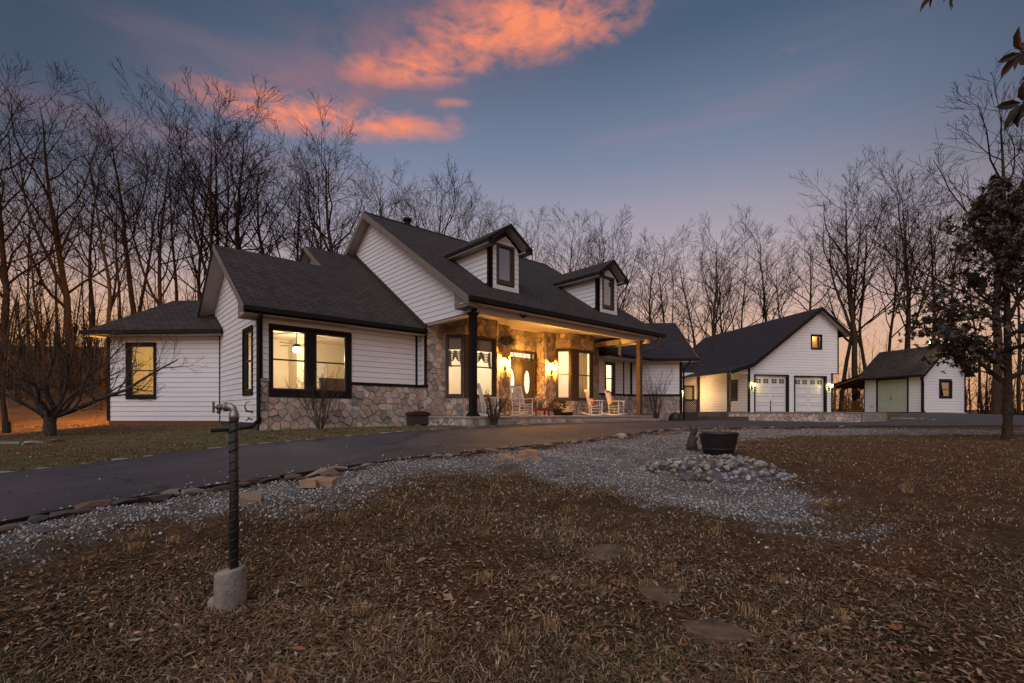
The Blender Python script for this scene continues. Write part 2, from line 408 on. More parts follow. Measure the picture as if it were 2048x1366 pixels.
class MB:
    def __init__(s):
        s.v = []; s.f = []; s.uv = {}; s.tint = []

    def add(s, vs, fs, tint=None):
        o = len(s.v)
        s.v.extend(tuple(map(float, v)) for v in vs)
        s.f.extend(tuple(i + o for i in f) for f in fs)
        if tint is not None: s.tint.extend([tint] * len(vs))
        return o

    def hexa(s, c, tint=None):
        """8 corners: bottom 4 ccw, top 4 ccw"""
        s.add(c, [(3, 2, 1, 0), (4, 5, 6, 7), (0, 1, 5, 4), (1, 2, 6, 5), (2, 3, 7, 6), (3, 0, 4, 7)], tint)

    def fbox(s, fr, u0, u1, w0, w1, z0, z1):
        s.hexa([fr.p(u0, w0, z0), fr.p(u1, w0, z0), fr.p(u1, w1, z0), fr.p(u0, w1, z0),
                fr.p(u0, w0, z1), fr.p(u1, w0, z1), fr.p(u1, w1, z1), fr.p(u0, w1, z1)])

    def box(s, x0, x1, y0, y1, z0, z1):
        s.fbox(ID, x0, x1, y0, y1, z0, z1)

    def prism(s, poly, ext, tint=None):
        n = len(poly); e = np.array(ext)
        vs = [tuple(p) for p in poly] + [tuple(np.array(p) + e) for p in poly]
        fs = [tuple(range(n))[::-1], tuple(range(n, 2 * n))] + [(i, (i + 1) % n, n + (i + 1) % n, n + i) for i in range(n)]
        s.add(vs, fs, tint)

    def bar(s, a, b, t=.04, h=None):
        """rectangular bar from a to b"""
        a, b = Vector(a), Vector(b); d = (b - a).normalized()
        up = Vector((0, 0, 1)) if abs(d.z) < .95 else Vector((1, 0, 0))
        x = d.cross(up).normalized() * t / 2; y = x.normalized().cross(d) * (h or t) / 2
        s.hexa([a - x - y, a + x - y, a + x + y, a - x + y, b - x - y, b + x - y, b + x + y, b - x + y])

    def tube(s, pts, rad, n=6, cap=True, tint=None):
        pts = [np.array(p, float) for p in pts]; k = len(pts)
        if np.isscalar(rad): rad = [rad] * k
        vs = []; ref = None
        for i in range(k):
            d = pts[min(i + 1, k - 1)] - pts[max(i - 1, 0)]
            L = np.sqrt(d @ d); d = d / (L if L > 1e-9 else 1)
            if ref is None:
                ref = np.array([1., 0, 0]) if abs(d[0]) < .8 else np.array([0, 1., 0])
            x = ref - d * (ref @ d); x /= np.sqrt(x @ x) + 1e-12
            ref = x
            y = np.array([d[1] * x[2] - d[2] * x[1], d[2] * x[0] - d[0] * x[2], d[0] * x[1] - d[1] * x[0]])
            for j in range(n):
                a = 2 * PI * j / n
                vs.append(pts[i] + (x * math.cos(a) + y * math.sin(a)) * rad[i])
        fs = [(i * n + j, i * n + (j + 1) % n, (i + 1) * n + (j + 1) % n, (i + 1) * n + j) for i in range(k - 1) for j in range(n)]
        if cap and n > 2:
            fs += [tuple(range(n))[::-1], tuple(range((k - 1) * n, k * n))]
        s.add(vs, fs, tint)

    def lathe(s, c, prof, n=16, tint=None):
        vs = []; k = len(prof)
        for r, z in prof:
            for j in range(n):
                a = 2 * PI * j / n
                vs.append((c[0] + r * math.cos(a), c[1] + r * math.sin(a), c[2] + z))
        fs = [(i * n + j, i * n + (j + 1) % n, (i + 1) * n + (j + 1) % n, (i + 1) * n + j) for i in range(k - 1) for j in range(n)]
        fs += [tuple(range(n))[::-1], tuple(range((k - 1) * n, k * n))]
        s.add(vs, fs, tint)

    def build(s, name, m, parent=None, smooth=False, kind=None, label=None):
        me = bpy.data.meshes.new(name)
        me.from_pydata(s.v, [], s.f)
        if s.uv:
            ul = me.uv_layers.new(name='uv'); dat = ul.data
            for p in me.polygons:
                q = s.uv.get(p.index)
                if q:
                    for li, (a, b) in zip(p.loop_indices, q): dat[li].uv = (a, b)
        if s.tint:
            at = me.attributes.new('tint', 'FLOAT_COLOR', 'POINT')
            at.data.foreach_set('color', np.array([(*t, 1) for t in s.tint], dtype=np.float32).ravel())
        if smooth: me.polygons.foreach_set('use_smooth', [True] * len(me.polygons))
        me.materials.append(MT[m] if isinstance(m, str) else m)
        o = bpy.data.objects.new(name, me); COL.objects.link(o)
        if parent is not None: o.parent = parent
        if kind: o['kind'] = kind
        if label: o['label'] = label
        return o


def np_mesh(name, v, loops, starts, m, tint=None, parent=None, kind=None):
    """fast mesh from flat arrays; every face has the same vertex count"""
    me = bpy.data.meshes.new(name)
    nv = len(v); nl = len(loops); nf = len(starts)
    me.vertices.add(nv); me.vertices.foreach_set('co', np.ascontiguousarray(v, dtype=np.float32).ravel())
    me.loops.add(nl); me.loops.foreach_set('vertex_index', np.ascontiguousarray(loops, dtype=np.int32))
    me.polygons.add(nf); me.polygons.foreach_set('loop_start', np.ascontiguousarray(starts, dtype=np.int32))
    me.update(calc_edges=True)
    if tint is not None:
        at = me.attributes.new('tint', 'FLOAT_COLOR', 'POINT')
        at.data.foreach_set('color', np.concatenate([tint, np.ones((nv, 1))], 1).astype(np.float32).ravel())
    me.materials.append(MT[m])
    o = bpy.data.objects.new(name, me); COL.objects.link(o)
    if parent is not None: o.parent = parent
    if kind: o['kind'] = kind
    return o


def tag(o, label, cat, group=None):
    o['label'] = label; o['category'] = cat
    if group: o['group'] = group
    return o


def thing(name, label, cat, loc=(0, 0, 0), rotz=0., group=None):
    o = bpy.data.objects.new(name, None); COL.objects.link(o)
    o.empty_display_size = .2
    o.location = loc; o.rotation_euler = (0, 0, rotz)
    return tag(o, label, cat, group)


def dup(root, loc, rotz=0., scale=None, label=None):
    r = root.copy(); COL.objects.link(r); r.location = loc; r.rotation_euler = (0, 0, rotz)
    if scale: r.scale = scale
    if label: r['label'] = label
    for ch in list(root.children):
        c = ch.copy(); COL.objects.link(c); c.parent = r
        for g in list(ch.children):
            d = g.copy(); COL.objects.link(d); d.parent = c
    return r


def lamp(name, loc, power, color, radius=.05, parent=None):
    l = bpy.data.lights.new(name, 'POINT'); l.energy = power; l.color = color; l.shadow_soft_size = radius
    o = bpy.data.objects.new(name, l); COL.objects.link(o); o.location = loc
    if parent is not None: o.parent = parent
    return o


def rect_minus(u0, u1, z0, z1, holes):
    us = sorted({u0, u1, *[min(max(h[i], u0), u1) for h in holes for i in (0, 1)]})
    out = []
    for a, b in zip(us, us[1:]):
        if b - a < 1e-5: continue
        m = (a + b) / 2
        hs = sorted((max(h[2], z0), min(h[3], z1)) for h in holes if h[0] < m < h[1] and h[3] > z0 and h[2] < z1)
        z = z0
        for ha, hb in hs:
            if ha > z + 1e-5: out.append((a, b, z, ha))
            z = max(z, hb)
        if z < z1 - 1e-5: out.append((a, b, z, z1))
    return out


def wall_core(mb, fr, u0, u1, z0, z1, holes=(), w0=0.0, w1=.12):
    for a, b, c, d in rect_minus(u0, u1, z0, z1, holes):
        mb.fbox(fr, a, b, w0, w1, c, d)


ROW = .178


def siding(parent, fr, z0, z1, lim, holes=(), joined=False, name='siding_board'):
    """lap boards, one by one; lim(z) gives the ends of the wall at height z"""
    mbj = MB(); k = 0
    while True:
        za = z0 + k * ROW; zb = min(za + ROW, z1); k += 1
        if zb - za < .03: break
        za_ = za + .0075
        m = (za + zb) / 2
        l0, r0 = lim(za_); l1, r1 = lim(zb)
        if max(r0, r1) - min(l0, l1) < .03 or r0 - l0 < .02: 
            if za > z1 - .01: break
            continue
        if r1 - l1 < 0: l1 = r1 = (l1 + r1) / 2
        hs = sorted((h[0], h[1]) for h in holes if h[2] < m < h[3])
        ivs = []; cur = None
        a_top, a_bot = l1, l0
        for ha, hb in hs:
            ivs.append((a_bot, a_top, ha, ha)); a_top = a_bot = hb
        ivs.append((a_bot, a_top, r0, r1))
        srnd = random.Random(k * 7 + int(fr.x * 10))
        cut = []
        for ab, at_, bb, bt in ivs:
            u = ab + srnd.uniform(1.2, 3.6)
            while u < bb - .6 and not joined:
                cut.append((ab, at_, u - .0015, u - .0015)); ab = at_ = u + .0015; u += 3.6
            cut.append((ab, at_, bb, bt))
        for ab, at_, bb, bt in cut:
            if bb - ab < .015: continue
            mb = mbj if joined else MB()
            mb.hexa([fr.p(ab, -.026, za_), fr.p(bb, -.026, za_), fr.p(bb, -.002, za_), fr.p(ab, -.002, za_),
                     fr.p(at_, -.009, zb), fr.p(bt, -.009, zb), fr.p(bt, -.002, zb), fr.p(at_, -.002, zb)])
            if not joined: mb.build(name, 'siding', parent)
    if joined: return mbj.build('lap_siding', 'siding', parent)


def window(parent, fr, outer, glasses, rail=True, m='trim_black', ms='bronze', sky=False, proud=.045, inset=.075, sill=False, label=None):
    u0, u1, z0, z1 = outer
    i = inset
    mb = MB()
    for a, b, c, d in rect_minus(u0, u1, z0, z1, [(u0 + i, u1 - i, z0 + i, z1 - i)]):
        mb.fbox(fr, a, b, -proud, .10, c, d)
    if sill: mb.fbox(fr, u0 - .03, u1 + .03, -proud - .05, -proud + .01, z0 - .05, z0 + .03)
    s = .045
    holes = [(g[0] - s, g[1] + s, g[2] - s, g[3] + s) for g in glasses]
    for a, b, c, d in rect_minus(u0 + i, u1 - i, z0 + i, z1 - i, holes):
        mb.fbox(fr, a, b, -proud + .012, .098, c, d)
    w = mb.build('window', m, parent, label=label)
    for g in glasses:
        sb = MB()
        for a, b, c, d in rect_minus(g[0] - s, g[1] + s, g[2] - s, g[3] + s, [g]):
            sb.fbox(fr, a, b, -.005, .055, c, d)
        zm = (g[2] + g[3]) / 2
        if rail: sb.fbox(fr, g[0], g[1], -.004, .045, zm - .022, zm + .022)
        sb.build('sash', ms, w)
        for c, d in (((g[2], zm), (zm, g[3])) if rail else ((g[2], g[3]),)):
            pb = MB(); pb.fbox(fr, g[0], g[1], .030, .036, c, d)
            pb.build('pane', 'glass_sky' if sky else 'glass', w)
    return w


def hole_of(outer, i=.05):
    return (outer[0] + i, outer[1] - i, outer[2] + i, outer[3] - i)


def roof_slab(parent, poly, up, m='shingle', th=.10, name='roof'):
    """poly: corners of the top face; up: horizontal direction of steepest climb (2D)"""
    P = [np.array(p, float) for p in poly]; n = len(P)
    nn = np.cross(P[1] - P[0], P[2] - P[0]); nn /= np.linalg.norm(nn)
    if nn[2] < 0: P = P[::-1]; nn = -nn
    up = np.array([up[0], up[1], 0.]); up = up - nn * (up @ nn); up /= np.linalg.norm(up)
    side = np.cross(nn, up)
    mb = MB()
    vs = P + [p - np.array([0, 0, th]) for p in P]
    fs = [tuple(range(n)), tuple(range(n, 2 * n))[::-1]] + [(i, n + i, n + (i + 1) % n, (i + 1) % n) for i in range(n)]
    mb.add(vs, fs)
    mb.uv[0] = [(float(p @ side), float(p @ up)) for p in P]
    return mb.build(name, m, parent)


# ------------------------------------------------------------------ ground
def at_d(px, py, d):
    h = FWD + RGT * (px - CXP) / FPX
    return (CAM[0] + d * h[0], CAM[1] + d * h[1], CAM[2] + d * (HYP - py) / FPX)


def W(lat, d):
    return CAM[0] + lat * RGT[0] + d * FWD[0], CAM[1] + lat * RGT[1] + d * FWD[1]


ctrl = [at_d(*q) for q in [
    (0, 1366, 2.45), (1024, 1366, 2.45), (2048, 1366, 2.45), (460, 1203, 3.3), (1024, 1100, 4.28), (100, 1180, 3.45), (2048, 1090, 4.5),
    (1435, 907, 9.93), (2015, 879, 13.6), (1700, 960, 7.4), (1440, 960, 8.0), (100, 866, 15), (-200, 870, 14),
    (0, 951, 7.05), (230, 925, 8.02), (420, 900, 9.03), (640, 880, 10.5), (850, 861.5, 12.56), (1000, 853, 14.5), (1140, 846.5, 16.8), (1285, 843, 20.1),
    (0, 1045, 4.29), (230, 1003, 5.0), (430, 975, 5.8), (640, 943, 6.85), (830, 917, 8.22), (1000, 900, 9.83), (1200, 880, 12.4), (1360, 859, 16.3),
    (1500, 855.5, 18.6), (1700, 854, 19.1), (2000, 857, 17.3), (1362, 841, 25.9), (1497, 842, 26.5), (1620, 844, 26.0), (1720, 845.5, 25.7),
    (1845, 825.6, 30.0), (1800, 825, 31.0), (1730, 824.6, 33.5), (1690, 826, 35), (1929, 828.5, 31.2), (1900, 836, 25.5), (2040, 833.5, 30), (1845, 836, 26.3), (1580, 836, 31), (1450, 838, 33),
    (120, 848, 19.5), (100, 790, 28), (100, 712, 45), (-250, 720, 40), (-250, 800, 25)]]
ctrl += [(-5.42, 3.0, -.40), (-2, 3.0, -.36), (-.1, 2.9, -.34), (-8.5, 11.2, -.34), (-5.4, 8, -.32), (0, -.5, -.30), (4, -.7, -.26), (9, -.6, -.26), (12.9, 2.9, -.28),
         (4, 8, -.5), (3, 14, -.3), (11, 8, -.4)]
for lat, d, z in [(0, -3, -1.5), (10, -5, -1.5), (-10, -5, -1.7), (0, -30, -2.5), (0, 42, .6), (-12, 48, 3.5), (12, 48, .2), (25, 45, -.2), (40, 40, -.4), (35, 15, -.5),
                  (0, 75, 3.5), (30, 80, .5), (-40, 80, 10), (-60, 30, 5), (60, 40, -.5), (0, 150, 5), (100, 120, 1), (-110, 120, 12), (-120, 0, 3), (120, 0, -2), (0, -120, -5), (0, 320, 6), (-300, 200, 14), (300, 200, 0), (-200, -250, -4), (250, -250, -5)]:
    ctrl.append((*W(lat, d), z))
CP = np.array(ctrl)


def _phi(r2):
    return .5 * r2 * np.log(np.maximum(r2, 1e-9))


def _fit():
    P = CP[:, :2] / 10; n = len(P)
    r2 = ((P[:, None] - P[None]) ** 2).sum(-1)
    K = _phi(r2) + np.eye(n) * .015
    Q = np.c_[np.ones(n), P]
    M = np.block([[K, Q], [Q.T, np.zeros((3, 3))]])
    return P, np.linalg.solve(M, np.r_[CP[:, 2], 0, 0, 0])


TP, TWT = _fit()
BUMPS = []                                        # small mounds: (x, y, radius, height)


def gz(x, y, bumps=True):
    x = np.asarray(x, float); y = np.asarray(y, float); sh = x.shape
    x = x.ravel(); y = y.ravel(); out = np.empty(x.size)
    for i in range(0, x.size, 20000):
        q = np.c_[x[i:i + 20000], y[i:i + 20000]] / 10
        r2 = ((q[:, None] - TP[None]) ** 2).sum(-1)
        out[i:i + 20000] = _phi(r2) @ TWT[:-3] + TWT[-3] + q @ TWT[-2:]
    if bumps:
        for bx, by, r, h in BUMPS: out += h * np.exp(-((x - bx) ** 2 + (y - by) ** 2) / r ** 2)
    return out.reshape(sh)


def g1(x, y):
    return float(gz(np.array([x]), np.array([y]))[0])


_DS = np.geomspace(1.6, 90, 700)


def ground_px(px, py):
    """where the view ray through a photo pixel meets the ground"""
    h = FWD + RGT * (px - CXP) / FPX
    xs = CAM[0] + _DS * h[0]; ys = CAM[1] + _DS * h[1]; zs = CAM[2] + _DS * (HYP - py) / FPX
    df = zs - gz(xs, ys)
    k = np.where((df[:-1] > 0) & (df[1:] <= 0))[0]
    if len(k) == 0: k = [len(_DS) - 2]
    k = k[0]; t = df[k] / (df[k] - df[k + 1] + 1e-12); d = _DS[k] + (_DS[k + 1] - _DS[k]) * min(max(t, 0), 1)
    x, y = CAM[0] + d * h[0], CAM[1] + d * h[1]
    return np.array([x, y, g1(x, y)]), d


mound, _ = ground_px(1140, 945)
BUMPS += [(mound[0] + .3, mound[1] + .4, 1.0, .16)]
mound2, _ = ground_px(1255, 905); BUMPS += [(mound2[0], mound2[1], .7, .07)]


def poly_px(pts):
    return np.array([ground_px(*p)[0][:2] for p in pts])


def inside(poly, x, y):
    r = np.zeros(x.shape, bool); n = len(poly); j = n - 1
    for i in range(n):
        xi, yi = poly[i]; xj, yj = poly[j]
        c = ((yi > y) != (yj > y)) & (x < (xj - xi) * (y - yi) / (yj - yi + 1e-12) + xi)
        r ^= c; j = i
    return r


def seg_dist(poly, x, y, closed=True):
    d = np.full(x.shape, 1e9); n = len(poly)
    for i in range(n if closed else n - 1):
        a = poly[i]; b = poly[(i + 1) % n]; ab = b - a
        t = np.clip(((x - a[0]) * ab[0] + (y - a[1]) * ab[1]) / (ab @ ab + 1e-12), 0, 1)
        d = np.minimum(d, np.hypot(x - a[0] - t * ab[0], y - a[1] - t * ab[1]))
    return d


FAR = [(-14.5, -3.2), (-10.13, -2.0), (-8.82, -1.86), (-7.45, -1.74), (-5.36, -1.6), (-2.58, -1.35), (.13, -1.17), (3.46, -1.0), (8.22, -.85)]
NEAR = [(-11.2, -7.6), (-9.78, -6.0), (-9.46, -5.89), (-8.98, -5.75), (-8.04, -5.53), (-6.71, -5.3), (-5.01, -5.0), (-2.88, -4.72), (.7, -4.4), (5.8, -3.9), (9.7, -4.6), (13.6, -6.7), (17.0, -10.4), (23, -18), (34, -34)]
_gpx = [(-150, 1100), (0, 1052), (230, 1008), (430, 982), (640, 950), (830, 924), (1000, 906), (1200, 885), (1360, 864), (1500, 858), (1700, 857), (2000, 860),
        (2010, 869), (1750, 870), (1600, 872), (1480, 880), (1420, 905), (1560, 960), (1640, 1000), (1700, 1045), (1660, 1070), (1540, 1055), (1400, 1025), (1250, 985), (1130, 965), (1040, 945), (930, 935), (820, 946), (700, 985),
        (560, 1020), (430, 1040), (300, 1060), (150, 1085), (0, 1120), (-150, 1160)]
GRAVEL = poly_px(_gpx)
DRIVE = np.array(FAR + [(11.5, -.9), (14.5, -.1), (17.4, .4)] + [at_d(1440, 842, 27.3)[:2], at_d(1497, 842, 26.35)[:2], at_d(1620, 844, 25.8)[:2], at_d(1715, 845, 25.5)[:2], at_d(1775, 842, 25.0)[:2], at_d(1790, 828, 29.0)[:2], at_d(1846, 828, 29.9)[:2], at_d(1935, 829, 31.0)[:2], at_d(2060, 833, 31.5)[:2], at_d(2300, 836, 32)[:2]] + NEAR[::-1])
CLAY = poly_px([(1640, 1060), (1820, 1090), (1960, 1150), (1900, 1190), (1760, 1150), (1650, 1110)])


def vnoise(x, y, s, seed=0):
    """cheap smooth value noise"""
    r = np.random.default_rng(seed); T = r.random((64, 64))
    u = x / s; v = y / s; iu = np.floor(u).astype(int); iv = np.floor(v).astype(int); fu = u - iu; fv = v - iv
    fu = fu * fu * (3 - 2 * fu); fv = fv * fv * (3 - 2 * fv)
    g = lambda a, b: T[a % 64, b % 64]
    return (g(iu, iv) * (1 - fu) + g(iu + 1, iv) * fu) * (1 - fv) + (g(iu, iv + 1) * (1 - fu) + g(iu + 1, iv + 1) * fu) * fv


def gravel_amount(x, y):
    s = np.where(inside(GRAVEL, x, y), 1, -1) * seg_dist(GRAVEL, x, y)
    s = s + (vnoise(x, y, .8, 3) - .5) * .7 + (vnoise(x, y, .2, 4) - .5) * .4
    return np.clip(s / .55 + .5, 0, 1) * (.72 + .28 * np.clip(vnoise(x, y, .6, 21) * 2 - .3, 0, 1))


def grade(a):
    return np.sign(a) * np.abs(a)


# one sheet, fine near the camera and coarse to the horizon
_l = np.r_[-np.geomspace(14, 420, 34)[::-1], np.linspace(-13.8, 16, 210), np.geomspace(16.3, 420, 34)]
_f = np.r_[-np.geomspace(2, 300, 22)[::-1], np.linspace(-1.6, 1.2, 8), np.geomspace(1.35, 30, 210), np.geomspace(30.6, 500, 60)]
LA, FD = np.meshgrid(_l, _f)
GX = CAM[0] + LA * RGT[0] + FD * FWD[0]; GY = CAM[1] + LA * RGT[1] + FD * FWD[1]
GZ = gz(GX, GY)
near_w = np.clip((16 - np.hypot(LA, FD)) / 10, 0, 1)
_dr = inside(DRIVE, GX, GY)
GZ = GZ + np.where(_dr & (seg_dist(DRIVE, GX, GY) > .35), -.06, 0) + near_w * (~_dr) * ((vnoise(GX, GY, .35, 5) - .5) * .05 + (vnoise(GX, GY, .9, 6) - .5) * .07)
nr, ncn = GX.shape
idx = np.arange(nr * ncn).reshape(nr, ncn)
quads = np.stack([idx[:-1, :-1], idx[:-1, 1:], idx[1:, 1:], idx[1:, :-1]], -1).reshape(-1, 4)
gmask = gravel_amount(GX, GY)
lawn = np.clip((GY + 2.6) / .8, 0, 1) * np.clip((8.0 - GY) / 2.5, 0, 1) * (GX < 5) * (GX > -26)
clay = np.clip(.5 + np.where(inside(CLAY, GX, GY), 1, -1) * seg_dist(CLAY, GX, GY) * 2.5, 0, 1) * np.clip(vnoise(GX, GY, .6, 8) * 1.5 - .1, 0, 1)
clay = np.maximum(clay, .55 * np.clip(vnoise(GX, GY, 1.7, 18) * 2.4 - 1.3, 0, 1) * (FD < 14))
tintv = np.stack([gmask.ravel(), lawn.ravel(), clay.ravel()], 1)


def ground_mat():
    m, nt, N, L, P = nodes('yard_ground')
    P.inputs['Roughness'].default_value = .95; P.inputs['Specular IOR Level'].default_value = .15
    at = N.new('ShaderNodeAttribute'); at.attribute_name = 'tint'
    sep = N.new('ShaderNodeSeparateColor'); L.new(at.outputs['Color'], sep.inputs[0])
    tc = N.new('ShaderNodeTexCoord')

    def nz(s, d=8, r=.7):
        n = N.new('ShaderNodeTexNoise'); n.inputs['Scale'].default_value = s; n.inputs['Detail'].default_value = d; n.inputs['Roughness'].default_value = r
        L.new(tc.outputs['Object'], n.inputs['Vector']); return n.outputs[0]

    def ramp(f, st):
        r = N.new('ShaderNodeValToRGB'); cr = r.color_ramp
        while len(cr.elements) < len(st): cr.elements.new(.5)
        for e, (p, c) in zip(cr.elements, st): e.position = p; e.color = (*c, 1)
        L.new(f, r.inputs[0]); return r.outputs[0]

    def mix(f, a, b):
        x = N.new('ShaderNodeMix'); x.data_type = 'RGBA'; L.new(f, x.inputs[0]); L.new(a, x.inputs[6]); L.new(b, x.inputs[7]); return x.outputs[2]
    fine = nz(22, 9, .75)
    soil = ramp(fine, [(.28, (.016, .007, .003)), (.46, (.078, .038, .018)), (.57, (.145, .076, .037)), (.72, (.26, .155, .085))])
    big = nz(.55, 4, .6)
    soil2 = ramp(fine, [(.28, (.013, .008, .004)), (.5, (.07, .044, .022)), (.72, (.18, .12, .066))])
    rb = N.new('ShaderNodeMapRange'); rb.inputs[1].default_value = .42; rb.inputs[2].default_value = .62; L.new(big, rb.inputs[0])
    base = mix(rb.outputs[0], soil, soil2)
    grv = ramp(nz(60, 8, .8), [(.28, (.055, .049, .046)), (.48, (.155, .143, .136)), (.62, (.25, .233, .222)), (.8, (.39, .365, .345))])
    lwn = ramp(nz(30, 9, .75), [(.25, (.022, .018, .008)), (.46, (.085, .070, .028)), (.60, (.145, .115, .052)), (.8, (.24, .185, .10))])
    cl = ramp(nz(20, 9, .75), [(.3, (.045, .018, .008)), (.5, (.12, .052, .022)), (.72, (.22, .105, .05))])
    c = mix(sep.outputs[1], base, lwn)
    c = mix(sep.outputs[2], c, cl)
    c = mix(sep.outputs[0], c, grv)
    patch = ramp(nz(2.6, 7, .72), [(.28, (.55, .53, .50)), (.47, (1.05, 1.03, 1.0)), (.60, (1.45, 1.42, 1.38)), (.76, (2.1, 2.0, 1.9))])
    mm = N.new('ShaderNodeMix'); mm.data_type = 'RGBA'; mm.blend_type = 'MULTIPLY'; mm.inputs[0].default_value = .85; L.new(c, mm.inputs[6]); L.new(patch, mm.inputs[7])
    L.new(mm.outputs[2], P.inputs['Base Color'])
    b = N.new('ShaderNodeBump'); b.inputs['Strength'].default_value = 1.0; b.inputs['Distance'].default_value = .05
    L.new(nz(34, 8, .8), b.inputs['Height']); L.new(b.outputs[0], P.inputs['Normal'])
    return m


MT['ground'] = ground_mat()
np_mesh('ground', np.stack([GX.ravel(), GY.ravel(), GZ.ravel()], 1), quads.ravel(), np.arange(0, quads.size, 4), 'ground', tintv)['kind'] = 'structure'

# driveway: a sheet following the ground
_dl = np.arange(-22, 44, .5)
_df = np.arange(1.0, 46, .5)


def drive_mesh():
    bm = bmesh.new()
    vs = [bm.verts.new((x, y, 0)) for x, y in DRIVE]
    f = bm.faces.new(vs)
    bmesh.ops.triangulate(bm, faces=[f])
    for _ in range(5):
        es = [e for e in bm.edges if e.calc_length() > 1.1]
        if not es: break
        bmesh.ops.subdivide_edges(bm, edges=es, cuts=1)
        bmesh.ops.triangulate(bm, faces=bm.faces[:])
    co = np.array([v.co[:] for v in bm.verts]); z = gz(co[:, 0], co[:, 1], False) + .03
    for v, zz in zip(bm.verts, z): v.co.z = zz
    be = [e for e in bm.edges if e.is_boundary]
    ex = bmesh.ops.extrude_edge_only(bm, edges=be)
    for v in [q for q in ex['geom'] if isinstance(q, bmesh.types.BMVert)]: v.co.z -= .12
    bm.normal_update()
    for f in bm.faces:
        if f.normal.z < -.5: f.normal_flip()
    me = bpy.data.meshes.new('driveway'); bm.to_mesh(me); bm.free()
    me.polygons.foreach_set('use_smooth', [True] * len(me.polygons))
    me.materials.append(MT['asphalt'])
    o = bpy.data.objects.new('driveway', me); COL.objects.link(o); o['kind'] = 'structure'
    return o


drive_mesh()

# ------------------------------------------------------------------ stone cladding
STONE_TINTS = [(.37, .30, .245), (.34, .275, .23), (.40, .33, .275), (.25, .23, .215), (.19, .18, .175), (.33, .235, .18), (.34, .30, .265), (.29, .235, .195), (.42, .36, .305)]
STONES = []


def clip_poly(P, a, b, c):
    """keep the part with a*x+b*y<=c"""
    out = []; n = len(P)
    for i in range(n):
        p, q = P[i], P[(i + 1) % n]
        dp = a * p[0] + b * p[1] - c; dq = a * q[0] + b * q[1] - c
        if dp <= 0: out.append(p)
        if (dp < 0 < dq) or (dq < 0 < dp):
            t = dp / (dp - dq); out.append((p[0] + (q[0] - p[0]) * t, p[1] + (q[1] - p[1]) * t))
    return out


def voronoi(u0, u1, z0, z1, size, rnd):
    nu = max(1, round((u1 - u0) / size)); nz_ = max(1, round((z1 - z0) / (size * .85)))
    du = (u1 - u0) / nu; dz = (z1 - z0) / nz_
    pts = []
    for j in range(-1, nz_ + 1):
        for i in range(-1, nu + 1):
            pts.append((u0 + (i + .5 + (.5 if j % 2 else 0) + rnd.uniform(-.38, .38)) * du, z0 + (j + .5 + rnd.uniform(-.36, .36)) * dz))
    cells = []
    R = 2.6 * max(du, dz)
    for k, p in enumerate(pts):
        P = [(u0, z0), (u1, z0), (u1, z1), (u0, z1)]
        for l, q in enumerate(pts):
            if l == k or abs(q[0] - p[0]) > R or abs(q[1] - p[1]) > R: continue
            P = clip_poly(P, q[0] - p[0], q[1] - p[1], (q[0] ** 2 + q[1] ** 2 - p[0] ** 2 - p[1] ** 2) / 2)
            if len(P) < 3: break
        if len(P) >= 3: cells.append(P)
    return cells


def area2(P):
    return abs(sum(P[i][0] * P[(i + 1) % len(P)][1] - P[(i + 1) % len(P)][0] * P[i][1] for i in range(len(P)))) / 2


def stone_face(owner, fr, u0, u1, z0, z1, holes=(), size=.30, seed=0, depth=.045):
    rnd = random.Random(seed)
    for P in voronoi(u0, u1, z0, z1, size, rnd):
        for a, b, c, d in rect_minus(u0, u1, z0, z1, holes):
            Q = P
            for h in ((-1, 0, -a), (1, 0, b), (0, -1, -c), (0, 1, d)):
                Q = clip_poly(Q, *h)
                if len(Q) < 3: break
            if len(Q) < 3: continue
            ar = area2(Q)
            if ar < .0015: continue
            cx = sum(q[0] for q in Q) / len(Q); cz = sum(q[1] for q in Q) / len(Q)
            r = math.sqrt(ar)
            s1 = max(.6, 1 - .013 / r); s2 = max(.5, s1 - .026 / r)
            dep = depth * rnd.uniform(.4, 1.1)
            t = rnd.choice(STONE_TINTS); k = rnd.uniform(1.05, 1.45); t = tuple(min(.62, x * k) for x in t)
            # merge very short edges so that outlines stay simple
            back = [fr.p(cx + (q[0] - cx) * s1, .004, cz + (q[1] - cz) * s1) for q in Q]
            mid = [fr.p(cx + (q[0] - cx) * s1, -dep * .45, cz + (q[1] - cz) * s1) for q in Q]
            tx, tz = rnd.uniform(-.05, .05), rnd.uniform(-.05, .05)
            top = [fr.p(cx + (q[0] - cx) * s2, -dep + (q[0] - cx) * tx + (q[1] - cz) * tz, cz + (q[1] - cz) * s2) for q in Q]
            n = len(Q)
            vs = back + mid + top
            fs = [(i, (i + 1) % n, n + (i + 1) % n, n + i) for i in range(n)] + [(n + i, n + (i + 1) % n, 2 * n + (i + 1) % n, 2 * n + i) for i in range(n)] + [tuple(range(2 * n, 3 * n))]
            STONES.append((ar / (math.dist(vs[0], CAM) ** 2), owner, vs, fs, t))


def flush_stones(owner, limit=295):
    mine = sorted([s for s in STONES if s[1] is owner], key=lambda s: -s[0])
    rest = MB()
    for i, (a, o, vs, fs, t) in enumerate(mine):
        mb = MB() if i < limit else rest
        mb.add(vs, fs, t)
        if i < limit: mb.build('stone', 'stone', owner)
    if rest.v: rest.build('small_stones', 'stone', owner, kind='stuff')


# ------------------------------------------------------------------ the house
house = thing('house', 'white sided farmhouse with stone porch, two dormers and dark shingle roofs', 'house')
A45 = math.radians(45)
RP = .6575                                             # main roof: rise over run


def zr(y): return 3.66 + RP * (y + .45)                # main roof, front slope


